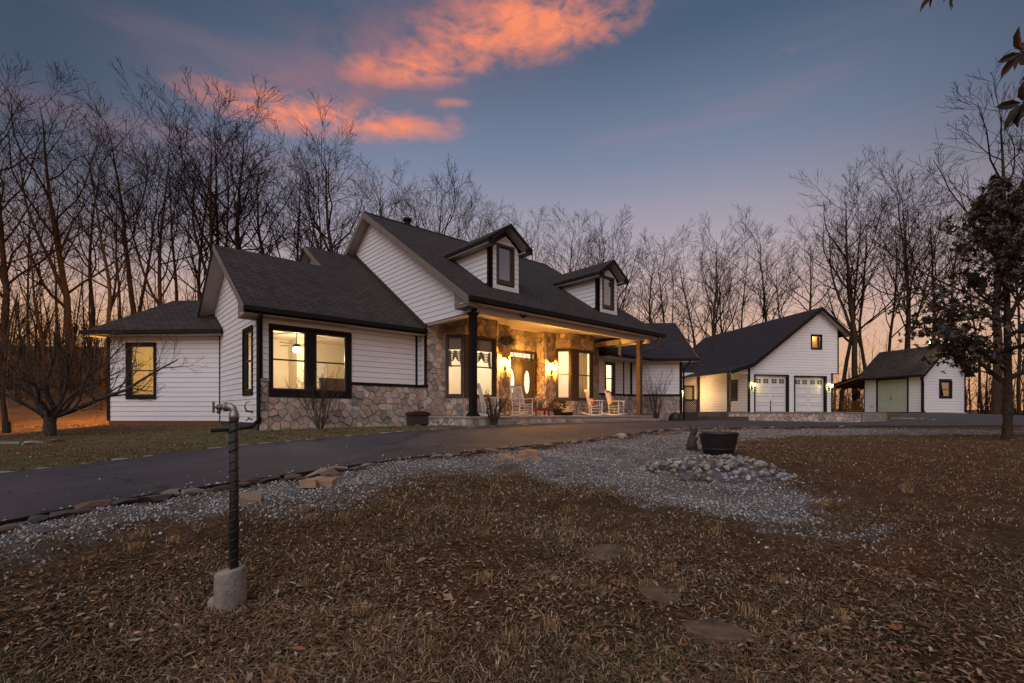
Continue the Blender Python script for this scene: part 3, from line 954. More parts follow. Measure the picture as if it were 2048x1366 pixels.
# --- main roof
RX0, RX1 = -.50, 10.42
roof_slab(house, [(RX0, -.45, 3.66), (RX1, -.45, 3.66), (RX1, 6.85, zr(6.85)), (RX0, 6.85, zr(6.85))], (0, 1))
roof_slab(house, [(RX0, 6.85, zr(6.85)), (RX1, 6.85, zr(6.85)), (RX1, 14.15, 3.66), (RX0, 14.15, 3.66)], (0, -1))
mb = MB(); mb.prism([(RX0, 6.68, zr(6.68) + .012), (RX0, 6.85, zr(6.85) + .025), (RX0, 7.02, zr(6.68) + .012), (RX0, 6.85, zr(6.85) - .05)], (RX1 - RX0, 0, 0)); mb.build('ridge_cap', 'shingle_b', house)
# rake boards and soffits on both gable ends
for xo, xi in ((RX0, -.1), (RX1, 10.0)):
    sgn = 1 if xi > xo else -1
    mb = MB()
    for ya, yb in ((-.45, 6.85), (14.15, 6.85)):
        za, zb = 3.66 - .012, zr(6.85) - .012
        mb.prism([(xo, ya, za - .27), (xo, ya, za), (xo, yb, zb), (xo, yb, zb - .27)], (-.03 * sgn, 0, 0))
    mb.build('rake_board', 'fascia', house)
    mb = MB()
    for ya, yb in ((-.43, 6.85), (14.13, 6.85)):
        za, zb = 3.66 - .14, zr(6.85) - .14
        mb.prism([(xo, ya, za - .03), (xo, ya, za), (xo, yb, zb), (xo, yb, zb - .03)], (xi - xo + .002 * sgn, 0, 0))
    mb.build('rake_soffit', 'soffit', house)
mb = MB(); mb.box(RX0 + .02, -.11, -.42, .32, 3.36, 3.50); mb.prism([(RX0 + .02, -.42, 3.50), (RX0 + .02, .32, 3.50), (RX0 + .02, .32, 3.92), (RX0 + .02, -.42, 3.51)], (.05, 0, 0)); mb.build('eave_return', 'fascia', house)
mb = MB(); mb.box(RX0, RX1, -.45, .02, 3.47, 3.50); mb.build('eave_soffit', 'beam', house)
mb = MB(); mb.box(RX0 - .01, RX1 + .01, -.58, -.455, 3.51, 3.645); mb.box(RX0, RX1, -.46, -.43, 3.48, 3.63); mb.build('gutter', 'trim_black', house)
mb = MB(); mb.lathe((1.49, 6.75, zr(6.75)), [(.11, -.05), (.11, .16), (.19, .17), (.19, .27), (.06, .31)], 12); mb.build('roof_vent', 'trim_black', house)

# --- left gable wall
gfr = Fr(-.1, 13.7, -PI / 2)                            # u = 13.7 - y
gl = lambda z: (13.7 - (14.15 - (z + .17 - 3.66) / RP - 0) if z > 3.45 else 0.0, 13.7 - (-.45 + (z + .17 - 3.66) / RP) if z > 3.66 else 13.73)
mb = MB(); mb.prism([(-.1, -.03, 3.27), (-.1, -.03, zr(-.03) - .15), (-.1, 6.85, zr(6.85) - .15), (-.1, 13.7, zr(-.0) - .15), (-.1, 13.7, 3.27)], (.12, 0, 0)); mb.build('gable_wall', 'shade_sheath', house)
siding(house, gfr, 3.27, zr(6.85) - .2, lambda z: (max(0.0, gl(z)[0]), min(13.73, gl(z)[1])))
mb = MB(); mb.box(9.88, 10.0, -.03, 13.7, 3.27, 3.7); mb.prism([(9.88, -.03, 3.6), (9.88, 6.85, zr(6.85) - .15), (9.88, 13.7, 3.6)], (.12, 0, 0)); mb.build('gable_wall', 'siding', house)
mb = MB(); mb.box(-.08, .12, .17, 2.60, 3.20, 3.27); mb.build('gable_beam', 'beam', house)

# --- porch: slab, posts, beam, ceiling
mb = MB(); mb.box(-.32, 9.62, -.27, 3.1, -.6, -.065); mb.build('porch_base', 'mortar', house)
mb = MB(); mb.box(-.36, 9.66, -.31, 2.62, -.063, 0.0); mb.box(3.85, 5.9, 2.55, 3.12, -.06, -.002); mb.build('porch_floor', 'concrete', house)
mb = MB(); mb.box(4.25, 9.58, -.80, -.30, -.6, -.135); mb.build('porch_step', 'concrete', house)
mb = MB(); mb.box(3.9, 5.86, 2.66, 3.12, 0.001, .185); mb.build('door_step', 'mortar', house)
stone_face(house, Fr(-.32, -.272, 0), 0, 4.55, -.42, -.07, (), .27, 21, .03)
stone_face(house, Fr(-.322, 2.6, -PI / 2), 0, 2.87, -.42, -.07, (), .27, 22, .03)
stone_face(house, Fr(3.9, 2.658, 0), 0, 1.96, .005, .18, (), .22, 23, .03)
for i, (x, y) in enumerate(((0, 0), (9.19, 0))):
    mb = MB()
    mb.box(x - .095, x + .095, y - .095, y + .095, .12, 3.27)
    mb.box(x - .15, x + .15, y - .15, y + .15, 0.001, .07); mb.box(x - .125, x + .125, y - .125, y + .125, .07, .125)
    mb.box(x - .115, x + .115, y - .115, y + .115, 2.92, 2.96); mb.box(x - .135, x + .135, y - .135, y + .135, 3.21, 3.28)
    mb.build('porch_post', 'trim_black' if i == 0 else 'dark_wood', house)
mb = MB(); mb.box(-.075, .075, -.112, -.03, 3.28, 3.47); mb.build('corner_trim', 'trim_black', house)
mb = MB(); mb.box(.0, 9.45, -.09, .10, 3.275, 3.468); mb.box(.0, 9.45, .03, .098, 3.468, 3.658); mb.build('porch_beam', 'beam', house)
mb = MB(); mb.box(.0, 9.45, -.115, -.085, 3.262, 3.30); mb.build('beam_trim', 'beam', house)
mb = MB(); mb.box(9.27, 9.45, .10, 2.6, 3.275, 3.5); mb.build('end_beam', 'beam', house)
mb = MB(); mb.box(-.08, 9.5, .02, 3.25, 3.66, 3.70); mb.build('porch_ceiling', 'ceil', house)

# --- porch walls, two bays and the door recess
CZ_ = 3.66
WT, WB = 2.95, .66
PW = []                                                # (frame, length, windows)
win1 = (.03, .67, .66, 2.97); g1a = (.13, .58, .80, 2.85)
win2 = (.40, 1.50, .66, 2.97); g2a = (.52, 1.34, .80, 2.85)
c_ = .49
bay_walls = []


def bay(x0):
    """splayed bay between x0 and x0+2.5: left splay, front, right splay"""
    l = c_ * math.sqrt(2)
    return [(Fr(x0, 2.6, -A45), l, [(win1, [g1a])]), (Fr(x0 + c_, 2.6 - c_, 0), 1.54, [((.0, .42, .66, 2.97), []), (win2, [g2a])]), (Fr(x0 + c_ + 1.54, 2.6 - c_, A45), l, [])]


walls = [(Fr(-.1, 2.6, 0), .79, [])] + bay(.69) + [(Fr(3.21, 2.6, 0), .66, []), (Fr(3.87, 2.6, A45 * 2), .5, []), (Fr(3.87, 3.1, 0), 2.01, 'door'), (Fr(5.88, 3.1, -A45 * 2), .5, []),
         (Fr(5.88, 2.6, 0), .68, [])] + bay(6.56) + [(Fr(9.08, 2.6, 0), .56, [])]
cl_core = MB()
bay_n = 0
for i, (fr, ln, wins) in enumerate(walls):
    if wins == 'door':
        holes = [(.02, 1.92, .19, 2.75)]
    else:
        holes = [hole_of(w[0]) for w in wins]
    wall_core(cl_core, fr, 0, ln, -.05, CZ_, holes, 0.0, .10)
    sh = [(h[0] - .05, h[1] + .05, h[2] - .05, h[3] + .05) for h in holes] if wins != 'door' else [(-.1, 2.0, .0, 2.80)]
    stone_face(house, fr, 0, ln, .0, CZ_, sh, .25, 40 + i)
    if wins and wins != 'door':
        for w, gl_ in wins:
            if gl_: window(house, fr, w, gl_, m='bronze', ms='bronze', proud=.06)
            else:
                mb = MB(); mb.fbox(fr, w[0], w[1] + .02, -.055, .09, w[2], w[3]); mb.build('bay_panel', 'dark_wood', house)
cl_core.build('porch_wall', 'mortar', house)

# --- front door
dfr = Fr(3.87, 3.1, 0)
mb = MB()
for a, b, c, d in rect_minus(0.0, 1.97, .19, 2.78, [(.075, 1.86, .19, 2.41), (.12, 1.62, 2.49, 2.68), (1.72, 1.80, 2.47, 2.69)]):
    mb.fbox(dfr, a, b, -.05, .08, c, d)
dfm = mb.build('door_frame', 'dark_wood', house)
mb = MB(); mb.fbox(dfr, .12, 1.80, .0, .02, 2.47, 2.69); mb.build('transom_window', 'transom', house)
mb = MB()
for k in range(7): mb.fbox(dfr, .12 + k * .25, .128 + k * .25, -.012, -.002, 2.49, 2.68)
mb.fbox(dfr, .12, 1.80, -.012, -.002, 2.575, 2.583); mb.build('leading', 'bronze', house)
for k, (a, b) in enumerate(((.085, .955), (.975, 1.85))):
    mb = MB(); mb.fbox(dfr, a, b, .02, .065, .20, 2.405)
    cx = (a + b) / 2
    for (u0, u1, z0, z1) in ((a + .1, cx - .02, .32, .62), (cx + .02, b - .1, .32, .62)):
        for q in rect_minus(u0, u1, z0, z1, [(u0 + .025, u1 - .025, z0 + .025, z1 - .025)]): mb.fbox(dfr, q[0], q[1], .008, .022, q[2], q[3])
    # raised scroll under the oval
    for sgn in (-1, 1):
        mb.tube([dfr.p(cx + sgn * .04, .018, .68), dfr.p(cx + sgn * .14, .014, .72), dfr.p(cx + sgn * .27, .014, .84), dfr.p(cx + sgn * .31, .016, 1.0)], .012, 5)
    door = mb.build('door', 'tan_door', house)
    ov = MB(); n = 28
    ring = [(cx + .155 * math.cos(2 * PI * j / n), 1.45 + .50 * math.sin(2 * PI * j / n)) for j in range(n)]
    ov.prism([dfr.p(u, .019, z) for u, z in ring], (0, -.012, 0)); ov.build('oval_glass', 'oval', door)
    tr = MB(); tr.tube([dfr.p(cx + .175 * math.cos(2 * PI * j / n), .010, 1.45 + .52 * math.sin(2 * PI * j / n)) for j in range(n + 1)], .018, 5, False); tr.build('oval_trim', 'tan_door', door)
    hd = MB(); hu = .93 if k == 0 else 1.0
    hd.fbox(dfr, hu - .022, hu + .022, -.03, .022, 1.05, 1.30); hd.build('door_handle', 'black_metal', door)

# --- left wing A
WY = 3.0; AE = 2.55; AP = .667; AZ = 3.08


def za_(y): return AZ + AP * (y - AE)


awin = (.25, 2.73, .58, 2.68)
ag = [(.38, 1.27, .84, 2.53), (1.63, 2.52, .84, 2.53)]
af = Fr(-5.42, WY, 0)
mb = MB(); wall_core(mb, af, 0, 5.32, -.5, 3.0, [hole_of(awin)]); mb.build('wing_wall', 'shade_sheath', house)
siding(house, af, 1.11, 3.0, lambda z: (.09, 5.29), [awin])
mb = MB(); mb.fbox(af, 2.74, 5.36, -.075, 0, 1.02, 1.11); mb.build('belt_trim', 'trim_black', house)
mb = MB(); wall_core(mb, Fr(-5.42, WY - .012, 0), 0, 5.32, -.5, 1.0, [awin], 0, .01); mb.build('stone_backing', 'mortar', house)
stone_face(house, Fr(-5.42, WY - .012, 0), .0, 5.32, -.42, 1.02, [(awin[0] - .02, awin[1] + .02, awin[2] - .02, awin[3])], .26, 3, .06)
mb = MB(); mb.fbox(af, .0, .25, -.075, -.01, 1.02, 1.10); mb.build('stone_cap', 'concrete', house)
window(house, af, awin, ag, proud=.055, inset=.09, label='pair of black framed double hung windows with a lit room behind')
mb = MB(); mb.fbox(af, 0, 5.4, -.02, .0, 2.84, 2.99); mb.build('frieze_board', 'beam', house)
mb = MB(); mb.fbox(af, 5.10, 5.17, -.05, 0, 1.11, 2.98); mb.build('corner_trim', 'trim_black', house)
# short return wall beside the porch
rf = Fr(-.1, WY, -PI / 2)
mb = MB(); wall_core(mb, rf, 0, .4, -.5, 3.3); mb.build('return_wall', 'shade_sheath', house)
siding(house, rf, 1.11, 3.25, lambda z: (.0, .36))
mb = MB(); mb.fbox(rf, .32, .43, -.05, .02, 1.02, 3.26); mb.fbox(rf, -.02, .52, -.075, 0, 1.02, 1.11); mb.build('corner_trim', 'trim_black', house)
stone_face(house, Fr(-.112, WY, -PI / 2), 0, .42, -.42, 1.02, (), .3, 4, .05)
# side wall
SL = 7.3
sf = Fr(-5.42, WY + SL, -PI / 2)
swin = (SL - 1.74, SL - .58, .64, 2.72); sg = [(SL - 1.60, SL - .72, .84, 2.55)]
mb = MB()
wall_core(mb, sf, 0, SL, -.5, 2.95, [hole_of(swin)]); mb.prism([(-5.42, 3.0, 2.95), (-5.42, 6.6, za_(6.6) - .14), (-5.42, 10.3, 2.95)], (.12, 0, 0)); mb.build('wing_wall', 'shade_sheath', house)
alim = lambda z: (max(0, SL - (10.65 - (z + .16 - AZ) / AP - WY)) if z > 2.9 else 0, SL + .02 if z < 3.2 else SL - max(0, (AE + (z + .16 - AZ) / AP - WY)))
siding(house, sf, -.19, za_(6.6) - .2, alim, [swin])
window(house, sf, swin, sg, proud=.055, inset=.09)
mb = MB(); mb.fbox(sf, SL - .08, SL + .055, -.055, .05, -.19, 2.95); mb.fbox(af, -.03, .08, -.05, 0, 1.1, 2.95); mb.build('corner_trim', 'trim_black', house)
mb = MB(); mb.box(-5.40, -5.30, 3.05, 10.2, -.8, -.19); mb.build('foundation', 'mortar', house)
fnd = house


def brick_row(fr, u0, u1, z0, z1, seed):
    rnd = random.Random(seed); rows = int(round((z1 - z0) / .075))
    mbj = MB()
    for r in range(rows):
        u = u0 - (.11 if r % 2 else 0)
        while u < u1:
            a, b = max(u, u0) + .005, min(u + .215, u1) - .005
            if b - a > .03:
                mbj.fbox(fr, a, b, -.012 - rnd.random() * .004, .02, z0 + r * .075 + .005, z0 + (r + 1) * .075 - .005)
            u += .225
    return mbj.build('foundation_bricks', 'brick', house, kind='stuff')


brick_row(Fr(-5.40, WY + SL, -PI / 2), 0, SL - .02, -.57, -.19, 2)
# roofs A and B share one front slope
RA0 = -5.92
roof_slab(house, [(RA0, AE, AZ), (-.1, AE, AZ), (-.1, 6.6, za_(6.6)), (RA0, 6.6, za_(6.6))], (0, 1))
roof_slab(house, [(RA0, 6.6, za_(6.6)), (-.1, 6.6, za_(6.6)), (-.1, 10.65, AZ), (RA0, 10.65, AZ)], (0, -1))
RB0 = -2.32
roof_slab(house, [(RB0, 6.6, za_(6.6) + .004), (-.1, 6.6, za_(6.6) + .004), (-.1, 8.49, za_(8.49)), (RB0, 8.49, za_(8.49))], (0, 1))
roof_slab(house, [(RB0, 8.49, za_(8.49)), (-.1, 8.49, za_(8.49)), (-.1, 14.4, AZ), (RB0, 14.4, AZ)], (0, -1))
mb = MB(); mb.prism([(-1.95, 6.0, 5.2), (-1.95, 8.49, za_(8.49) - .15), (-1.95, 11.6, 4.9)], (.1, 0, 0)); mb.build('gable_wall', 'soffit', house)
for x, y0, yr, y1, m in ((RA0, AE, 6.6, 10.65, 'fascia'), (RB0, 6.6, 8.49, 14.4, 'fascia')):
    z0_, zr_, z1_ = za_(y0), za_(yr), AZ
    for ya, yb, zA, zB, mm in ((y0, yr, z0_, zr_, 'fascia'), (y1, yr, z1_, zr_, 'trim_black')):
        mb = MB(); mb.prism([(x, ya, zA - .20), (x, ya, zA - .01), (x, yb, zB - .01), (x, yb, zB - .20)], (-.03, 0, 0)); mb.build('rake_board', mm, house)
        mb = MB(); mb.prism([(x, ya, zA - .17), (x, ya, zA - .12), (x, yb, zB - .12), (x, yb, zB - .17)], (.5 if x == RA0 else .38, 0, 0)); mb.build('rake_soffit', 'soffit', house)
mb = MB(); mb.box(RA0 + .0, -.12, AE + .02, WY, 2.86, 2.90); mb.build('eave_soffit', 'beam', house)
mb = MB(); mb.box(RA0 - .01, -.14, AE - .12, AE - .002, 2.93, 3.06); mb.box(RA0, -.14, AE, AE + .03, 2.88, 3.05); mb.build('gutter', 'trim_black', house)
mb = MB(); mb.box(RA0 + .01, -5.43, AE + .03, WY + .28, 2.80, 2.86); mb.prism([(RA0 + .012, AE + .03, 2.86), (RA0 + .012, WY + .25, 2.86), (RA0 + .012, WY + .25, 3.30)], (.03, 0, 0)); mb.build('eave_return', 'fascia', house)
mb = MB()
mb.prism([(-.13, AE, AZ + .01), (-.13, 8.49, za_(8.49) + .01), (-.13, 8.49, za_(8.49) + .14), (-.13, AE, AZ + .14)], (-.03, 0, 0)); mb.build('step_flashing', 'bronze', house)
# downspout with a long kick-out pipe on the lawn
mb = MB(); x, y = -5.46, 2.90
mb.tube([(-5.50, AE - .05, 2.95), (-5.50, AE - .03, 2.80), (-5.47, y - .02, 2.50), (-5.47, y, 2.3), (-5.47, y, -.10), (-5.55, y - .03, -.18)], [.05, .05, .05, .05, .05, .05], 8)
p1 = np.array([-5.55, y - .03, -.18]); e1 = np.array(ground_px(500, 862)[0]); e2 = np.array(ground_px(421, 866)[0])
mb.tube([p1, p1 * .45 + e1 * .55 + np.array([0, 0, .03]), e1 * .6 + e2 * .4 + np.array([0, 0, .07]), e2 + np.array([0, 0, .07])], [.05, .055, .055, .055], 8)
mb.build('downspout', 'trim_black', house, True)
# hose tap and wall meter on the side wall
mb = MB(); q = (-5.45, 3.62)
mb.tube([(q[0] + .03, q[1], .14), (q[0] - .16, q[1], .16), (q[0] - .20, q[1] + .02, .30), (q[0] - .15, q[1] + .03, .42), (q[0] - .06, q[1] + .03, .44)], [.035, .035, .02, .014, .014], 7)
mb.tube([(q[0] + .03, q[1] + .04, -.08), (q[0] - .12, q[1] + .04, -.08), (q[0] - .15, q[1] + .04, -.14)], .018, 6); mb.lathe((q[0] - .08, q[1] + .04, -.045), [(.012, -.02), (.05, 0), (.05, .012)], 8)
mb.build('hose_tap', 'brass', house, True)

# --- small angled wing C
cf = Fr(-8.47, 11.23, -A45)
cwin = (.69, 1.86, .62, 2.72); cg = [(.90, 1.74, .80, 2.56)]
mb = MB(); wall_core(mb, cf, 0, 4.5, -.6, 3.05, [hole_of(cwin)]); mb.fbox(cf, 0, .12, .12, 3.94, -.6, 3.05); mb.build('wing_wall', 'shade_sheath', house)
siding(house, cf, -.19, 3.0, lambda z: (.06, 4.36), [cwin])
siding(house, Fr(*cf.p(0, 3.94, 0)[:2], -A45 - PI / 2), -.19, 3.0, lambda z: (0, 3.9), joined=True)
window(house, cf, cwin, cg, proud=.055, inset=.09)
mb = MB(); mb.fbox(cf, -.05, .06, -.05, .06, -.19, 3.03); mb.fbox(cf, 4.29, 4.345, -.05, 0, -.19, 2.95); mb.build('corner_trim', 'trim_black', house)
brick_row(cf, 0, 4.5, -.57, -.19, 5)
mb = MB(); mb.fbox(cf, 0, 4.4, -.02, 0, 2.78, 2.99); mb.build('frieze_board', 'beam', house)
CE = 3.12; CR = 4.74
P_ = lambda u, w, z: cf.p(u, w, z)
upc = (math.sin(A45), math.cos(A45))
roof_slab(house, [P_(-.5, -.45, CE), P_(4.70, -.45, CE), P_(2.42, 1.97, CR), P_(.95, 1.97, CR)], upc)
roof_slab(house, [P_(-.5, 4.39, CE), P_(-.5, -.45, CE), P_(.95, 1.97, CR)], (math.cos(-A45), math.sin(-A45)))
roof_slab(house, [P_(.95, 1.97, CR), P_(2.42, 1.97, CR), P_(2.42, 4.39, CE), P_(-.5, 4.39, CE)], (-upc[0], -upc[1]))
mb = MB(); mb.fbox(cf, -.52, 4.68, -.57, -.455, CE - .15, CE - .02); mb.fbox(cf, -.62, -.505, -.57, 4.4, CE - .15, CE - .02); mb.build('gutter', 'trim_black', house)
mb = MB(); mb.fbox(cf, -.5, 4.6, -.45, .0, CE - .20, CE - .16); mb.build('eave_soffit', 'soffit', house)

# --- right wing D
d1 = Fr(9.6, 3.0, 0); d2 = Fr(12.93, 3.0, -A45)
dwin = (1.02, 1.86, 1.0, 2.72); dg = [(1.14, 1.66, 1.2, 2.56)]
mb = MB(); wall_core(mb, d1, 0, 3.33, -.5, 3.0, [hole_of(dwin)]); wall_core(mb, d2, 0, 2.65, -.5, 3.0); mb.fbox(d2, 2.53, 2.65, .12, 7, -.5, 3.0)
mb.prism([d2.p(2.53, .0, 3.0), d2.p(2.53, 3.4, 5.35), d2.p(2.53, 6.8, 3.0)], (.08, -.08, 0)); mb.build('wing_wall', 'shade_sheath', house)
siding(house, d1, 1.11, 3.0, lambda z: (.0, 3.3), [dwin]); siding(house, d2, 1.11, 3.0, lambda z: (.03, 2.6))
window(house, d1, dwin, dg, proud=.055, m='bronze')
for fr, ln, sd_ in ((d1, 3.33, 61), (d2, 2.65, 62)):
    f2 = Fr(fr.x - .012 * -math.sin(fr.ang) * 1, fr.y - .012 * math.cos(fr.ang), fr.ang)
    stone_face(house, f2, 0, ln, -.42, 1.02, [(dwin[0] - .02, dwin[1] + .02, dwin[2] - .02, 2)] if fr is d1 else (), .27, sd_)
    mb = MB(); wall_core(mb, f2, 0, ln, -.5, 1.0, [(dwin[0], dwin[1], dwin[2], 3)] if fr is d1 else (), 0, .01); mb.build('stone_backing', 'mortar', house)
    for a, b in (((0, 1.0), (1.88, ln)) if fr is d1 else ((0, ln),)):
        mb = MB(); mb.fbox(fr, a, b, -.075, -.0, 1.02, 1.11); mb.build('belt_trim', 'trim_black', house)
mb = MB(); mb.fbox(d1, 2.58, 2.65, -.045, 0, 1.11, 2.95); mb.build('corner_trim', 'trim_black', house)
mb = MB(); mb.fbox(d1, 3.22, 3.36, -.06, 0, 1.11, 2.95); mb.build('corner_trim', 'trim_black', house)
mb = MB(); mb.fbox(d2, 2.56, 2.70, -.06, .05, -.4, 2.98); mb.build('corner_trim', 'trim_black', house)
DZ = 3.0
roof_slab(house, [(9.5, 1.97, DZ), (13.32, 1.97, DZ), (14.13, 6.6, 5.57), (9.5, 6.6, 5.57)], (0, 1), 'shingle_b')
Q_ = lambda u, w, z: d2.p(u, w, z)
roof_slab(house, [Q_(1.0, -.45, DZ), Q_(3.42, -.45, DZ), Q_(3.25, 3.4, 5.57), Q_(-1.7, 3.4, 5.57)], upc, 'shingle_b')
roof_slab(house, [Q_(-1.7, 3.4, 5.57), Q_(3.25, 3.4, 5.57), Q_(3.42, 7.25, DZ), Q_(-1.7, 7.25, DZ)], (-upc[0], -upc[1]), 'shingle_b')
mb = MB(); mb.box(9.5, 13.27, 1.86, 1.968, DZ - .14, DZ - .02); mb.fbox(d2, .95, 3.44, -.56, -.455, DZ - .14, DZ - .02); mb.build('gutter', 'trim_black', house)
mb = MB(); mb.box(9.6, 13.3, 1.98, 3.0, DZ - .18, DZ - .15); mb.fbox(d2, .4, 3.4, -.45, 0.0, DZ - .18, DZ - .15); mb.build('eave_soffit', 'beam', house)
mb = MB(); mb.prism([Q_(3.43, -.45, DZ - .2), Q_(3.43, -.45, DZ), Q_(3.26, 3.4, 5.57), Q_(3.26, 3.4, 5.37)], (.02, -.02, 0)); mb.build('rake_board', 'fascia', house)
mb = MB(); a_ = Q_(2.95, -.5, 2.9)
mb.tube([a_, Q_(2.95, -.5, 2.75), Q_(2.76, -.1, 2.45), Q_(2.76, -.1, -.28)], .045, 8); mb.build('downspout', 'trim_black', house, True)
mb = MB(); mb.tube([(9.95, -.5, 3.5), (9.95, -.5, 3.12), (9.86, -.38, 2.98), (9.36, .02, 2.78), (9.30, .06, 2.72), (9.30, .06, .02)], .045, 8); mb.build('downspout', 'dark_wood', house, True)


# --- dormers
def dormer(xc):
    y0 = .8; x0, x1 = xc - .665, xc + .665
    zb = zr(y0); ze = 5.98; zp = 6.74; ov = .36; sl = (zp - 6.05) / 1.02
    fr = Fr(x0, y0, 0)
    w = (.28, 1.12, 4.66, 6.08); g = [(.42, .97, 4.83, 5.96)]
    mb = MB(); wall_core(mb, fr, 0, 1.33, zb - .3, ze, [hole_of(w)]); mb.prism([(x0, y0, ze), (xc, y0, zp - .2), (x1, y0, ze)], (0, .1, 0))
    for xx in (x0, x1 - .1):
        mb.prism([(xx, y0 + .12, zb - .1), (xx, y0 + .12, ze), (xx, 3.2, ze), (xx, 3.4, ze)], (.1, 0, 0))
    mb.build('dormer_wall', 'shade_sheath', house)
    lim = lambda z: (.12 if z < ze else .12 + (z - ze) / sl * .98, 1.33 if z < ze else 1.33 - (z - ze) / sl * .98)
    siding(house, fr, zb + .12, zp - .25, lim, [w])
    mb = MB(); mb.fbox(fr, .10, 1.335, -.03, 0, zb - .05, zb + .13); mb.build('apron_board', 'white_paint', house)
    sfr = Fr(x0, 3.3, -PI / 2)
    siding(house, sfr, zb - .02, ze - .05, lambda z: (3.3 - min(3.3, -.45 + (z - 3.66) / RP), 2.42))
    mb = MB(); mb.fbox(sfr, 2.38, 2.54, -.035, .0, zb - .05, ze); mb.fbox(fr, -.035, .1, -.04, 0, zb - .02, ze); mb.build('corner_trim', 'trim_black', house)
    window(house, fr, w, g, rail=False, m='bronze', ms='bronze', sky=True, proud=.04, inset=.09)
    mb = MB(); mb.fbox(fr, .3, 1.1, .28, .30, 4.6, 6.1); mb.build('reflection_panel', 'soffit', house)  # pale panel added behind the glass to look like reflected sky
    yf = y0 - ov; yr = -.45 + (zp - 3.66) / RP; ye = -.45 + (6.05 - 3.66) / RP
    roof_slab(house, [(xc - 1.02, yf, 6.05), (xc, yf, zp), (xc, yr + .15, zp), (xc - 1.02, ye + .15, 6.05)], (1, 0), th=.06)
    roof_slab(house, [(xc + 1.02, yf, 6.05), (xc, yf, zp), (xc, yr + .15, zp), (xc + 1.02, ye + .15, 6.05)], (-1, 0), th=.06)
    mb = MB()
    for s in (-1, 1):
        mb.prism([(xc + s * 1.02, yf, 5.92), (xc + s * 1.02, yf, 6.03), (xc, yf, zp - .02), (xc, yf, zp - .17)], (0, -.03, 0))
        mb.box(min(xc + s * .99, xc + s * 1.03), max(xc + s * .99, xc + s * 1.03), yf, ye, 5.90, 6.01)
        mb.box(min(xc + s * .70, xc + s * 1.03), max(xc + s * .70, xc + s * 1.03), yf - .03, yf + .0, 5.84, 6.03)
    mb.build('dormer_fascia', 'trim_black', house)
    mb = MB()
    for s in (-1, 1):
        mb.box(min(xc + s * .66, xc + s * 1.0), max(xc + s * .66, xc + s * 1.0), yf, ye - .1, 5.86, 5.90)
        mb.prism([(xc + s * 1.0, yf + .005, 5.90), (xc, yf + .005, zp - .16), (xc, yf + .005, zp - .12), (xc + s * 1.0, yf + .005, 5.95)], (0, ov, 0))
    mb.build('dormer_soffit', 'soffit', house)


dormer(2.0)
dormer(7.95)
flush_stones(house)


# --- lit rooms behind the windows
def room(x0, x1, y0, y1, z0, z1, open_left=False, fr=ID, wall='room', bay_at=None):
    mb = MB(); t = .05
    mb.fbox(fr, x0, x1, y1, y1 + t, z0, z1)
    mb.fbox(fr, x1, x1 + t, y0, y1, z0, z1)
    if not open_left: mb.fbox(fr, x0 - t, x0, y0, y1, z0, z1)
    mb.fbox(fr, x0, x1, y0, y1, z1, z1 + t)
    if bay_at is not None: mb.prism([(bay_at + .16, 2.705, z1), (bay_at + .56, 2.24, z1), (bay_at + 1.96, 2.24, z1), (bay_at + 2.36, 2.705, z1)], (0, 0, t))
    mb.build('room_wall', wall, house)
    mb = MB(); mb.fbox(fr, x0, x1, y0, y1, z0 - t, z0)
    if bay_at is not None: mb.prism([(bay_at + .16, 2.705, z0 - t), (bay_at + .56, 2.24, z0 - t), (bay_at + 1.96, 2.24, z0 - t), (bay_at + 2.36, 2.705, z0 - t)], (0, 0, t))
    mb.build('room_floor', 'room_floor', house)


WARM = (1.0, .80, .54)
room(-5.28, -.3, 3.14, 7.2, 0.0, 2.86, open_left=True)
room(.05, 3.6, 2.71, 5.6, .0, 3.3, bay_at=.69, wall='room_white')
room(6.3, 9.5, 2.71, 5.6, .0, 3.3, bay_at=6.56, wall='room_white')
room(.2, 3.4, .15, 3.6, 0, 2.8, fr=cf)
room(.4, 3.2, .14, 3.4, 0, 2.8, fr=d1, wall='room_white')
lamp('bay_room_light', (1.9, 3.9, 2.7), 105, WARM, .15)
lamp('sitting_room_light', (7.9, 4.2, 2.7), 85, WARM, .15)
lamp('corner_room_light', cf.p(2.6, 1.9, 2.2), 60, (1, .72, .30), .12)
lamp('kitchen_light', d1.p(1.6, 1.6, 2.5), 110, (1, .84, .56), .12)
# doors and trim inside the left wing room
mb = MB()
for u0, u1, z1 in ((-4.9, -4.2, 2.05), (-2.9, -2.0, 2.05)):
    mb.box(u0 - .09, u1 + .09, 7.14, 7.19, 0, z1 + .09)
mb.box(-1.9, -.35, 7.13, 7.19, 0, .9); mb.build('room_trim', 'room_white', house)
mb = MB(); mb.box(-3.35, -3.05, 6.2, 7.15, 0, 2.86); mb.build('closet_wall', 'room', house)
mb = MB(); mb.box(-3.3, -1.0, 4.0, 4.15, .0, 1.28); mb.build('dark_headboard', 'dark_wood', house)
fan = thing('ceiling_fan', 'lit ceiling fan seen through the left wing window', 'ceiling fan', (-3.75, 5.0, 2.86))
mb = MB(); mb.tube([(0, 0, 0), (0, 0, -.42)], .015, 6); mb.lathe((0, 0, -.44), [(.05, .05), (.11, .03), (.11, -.05), (.06, -.07)], 14); mb.build('motor', 'bronze', fan)
mb = MB(); mb.lathe((0, 0, -.60), [(.06, .09), (.11, .06), (.13, 0), (.10, -.06), (.03, -.09)], 14); mb.build('lamp_globe', 'bulb', fan, True)
for k in range(4):
    a = k * PI / 2 + .5; mb = MB(); mb.bar((math.cos(a) * .1, math.sin(a) * .1, -.44), (math.cos(a) * .68, math.sin(a) * .68, -.43), .13, .012); mb.build('fan_blade', 'bronze', fan)
lamp('fan_light', (0, 0, -.86), 125, WARM, .1, fan)


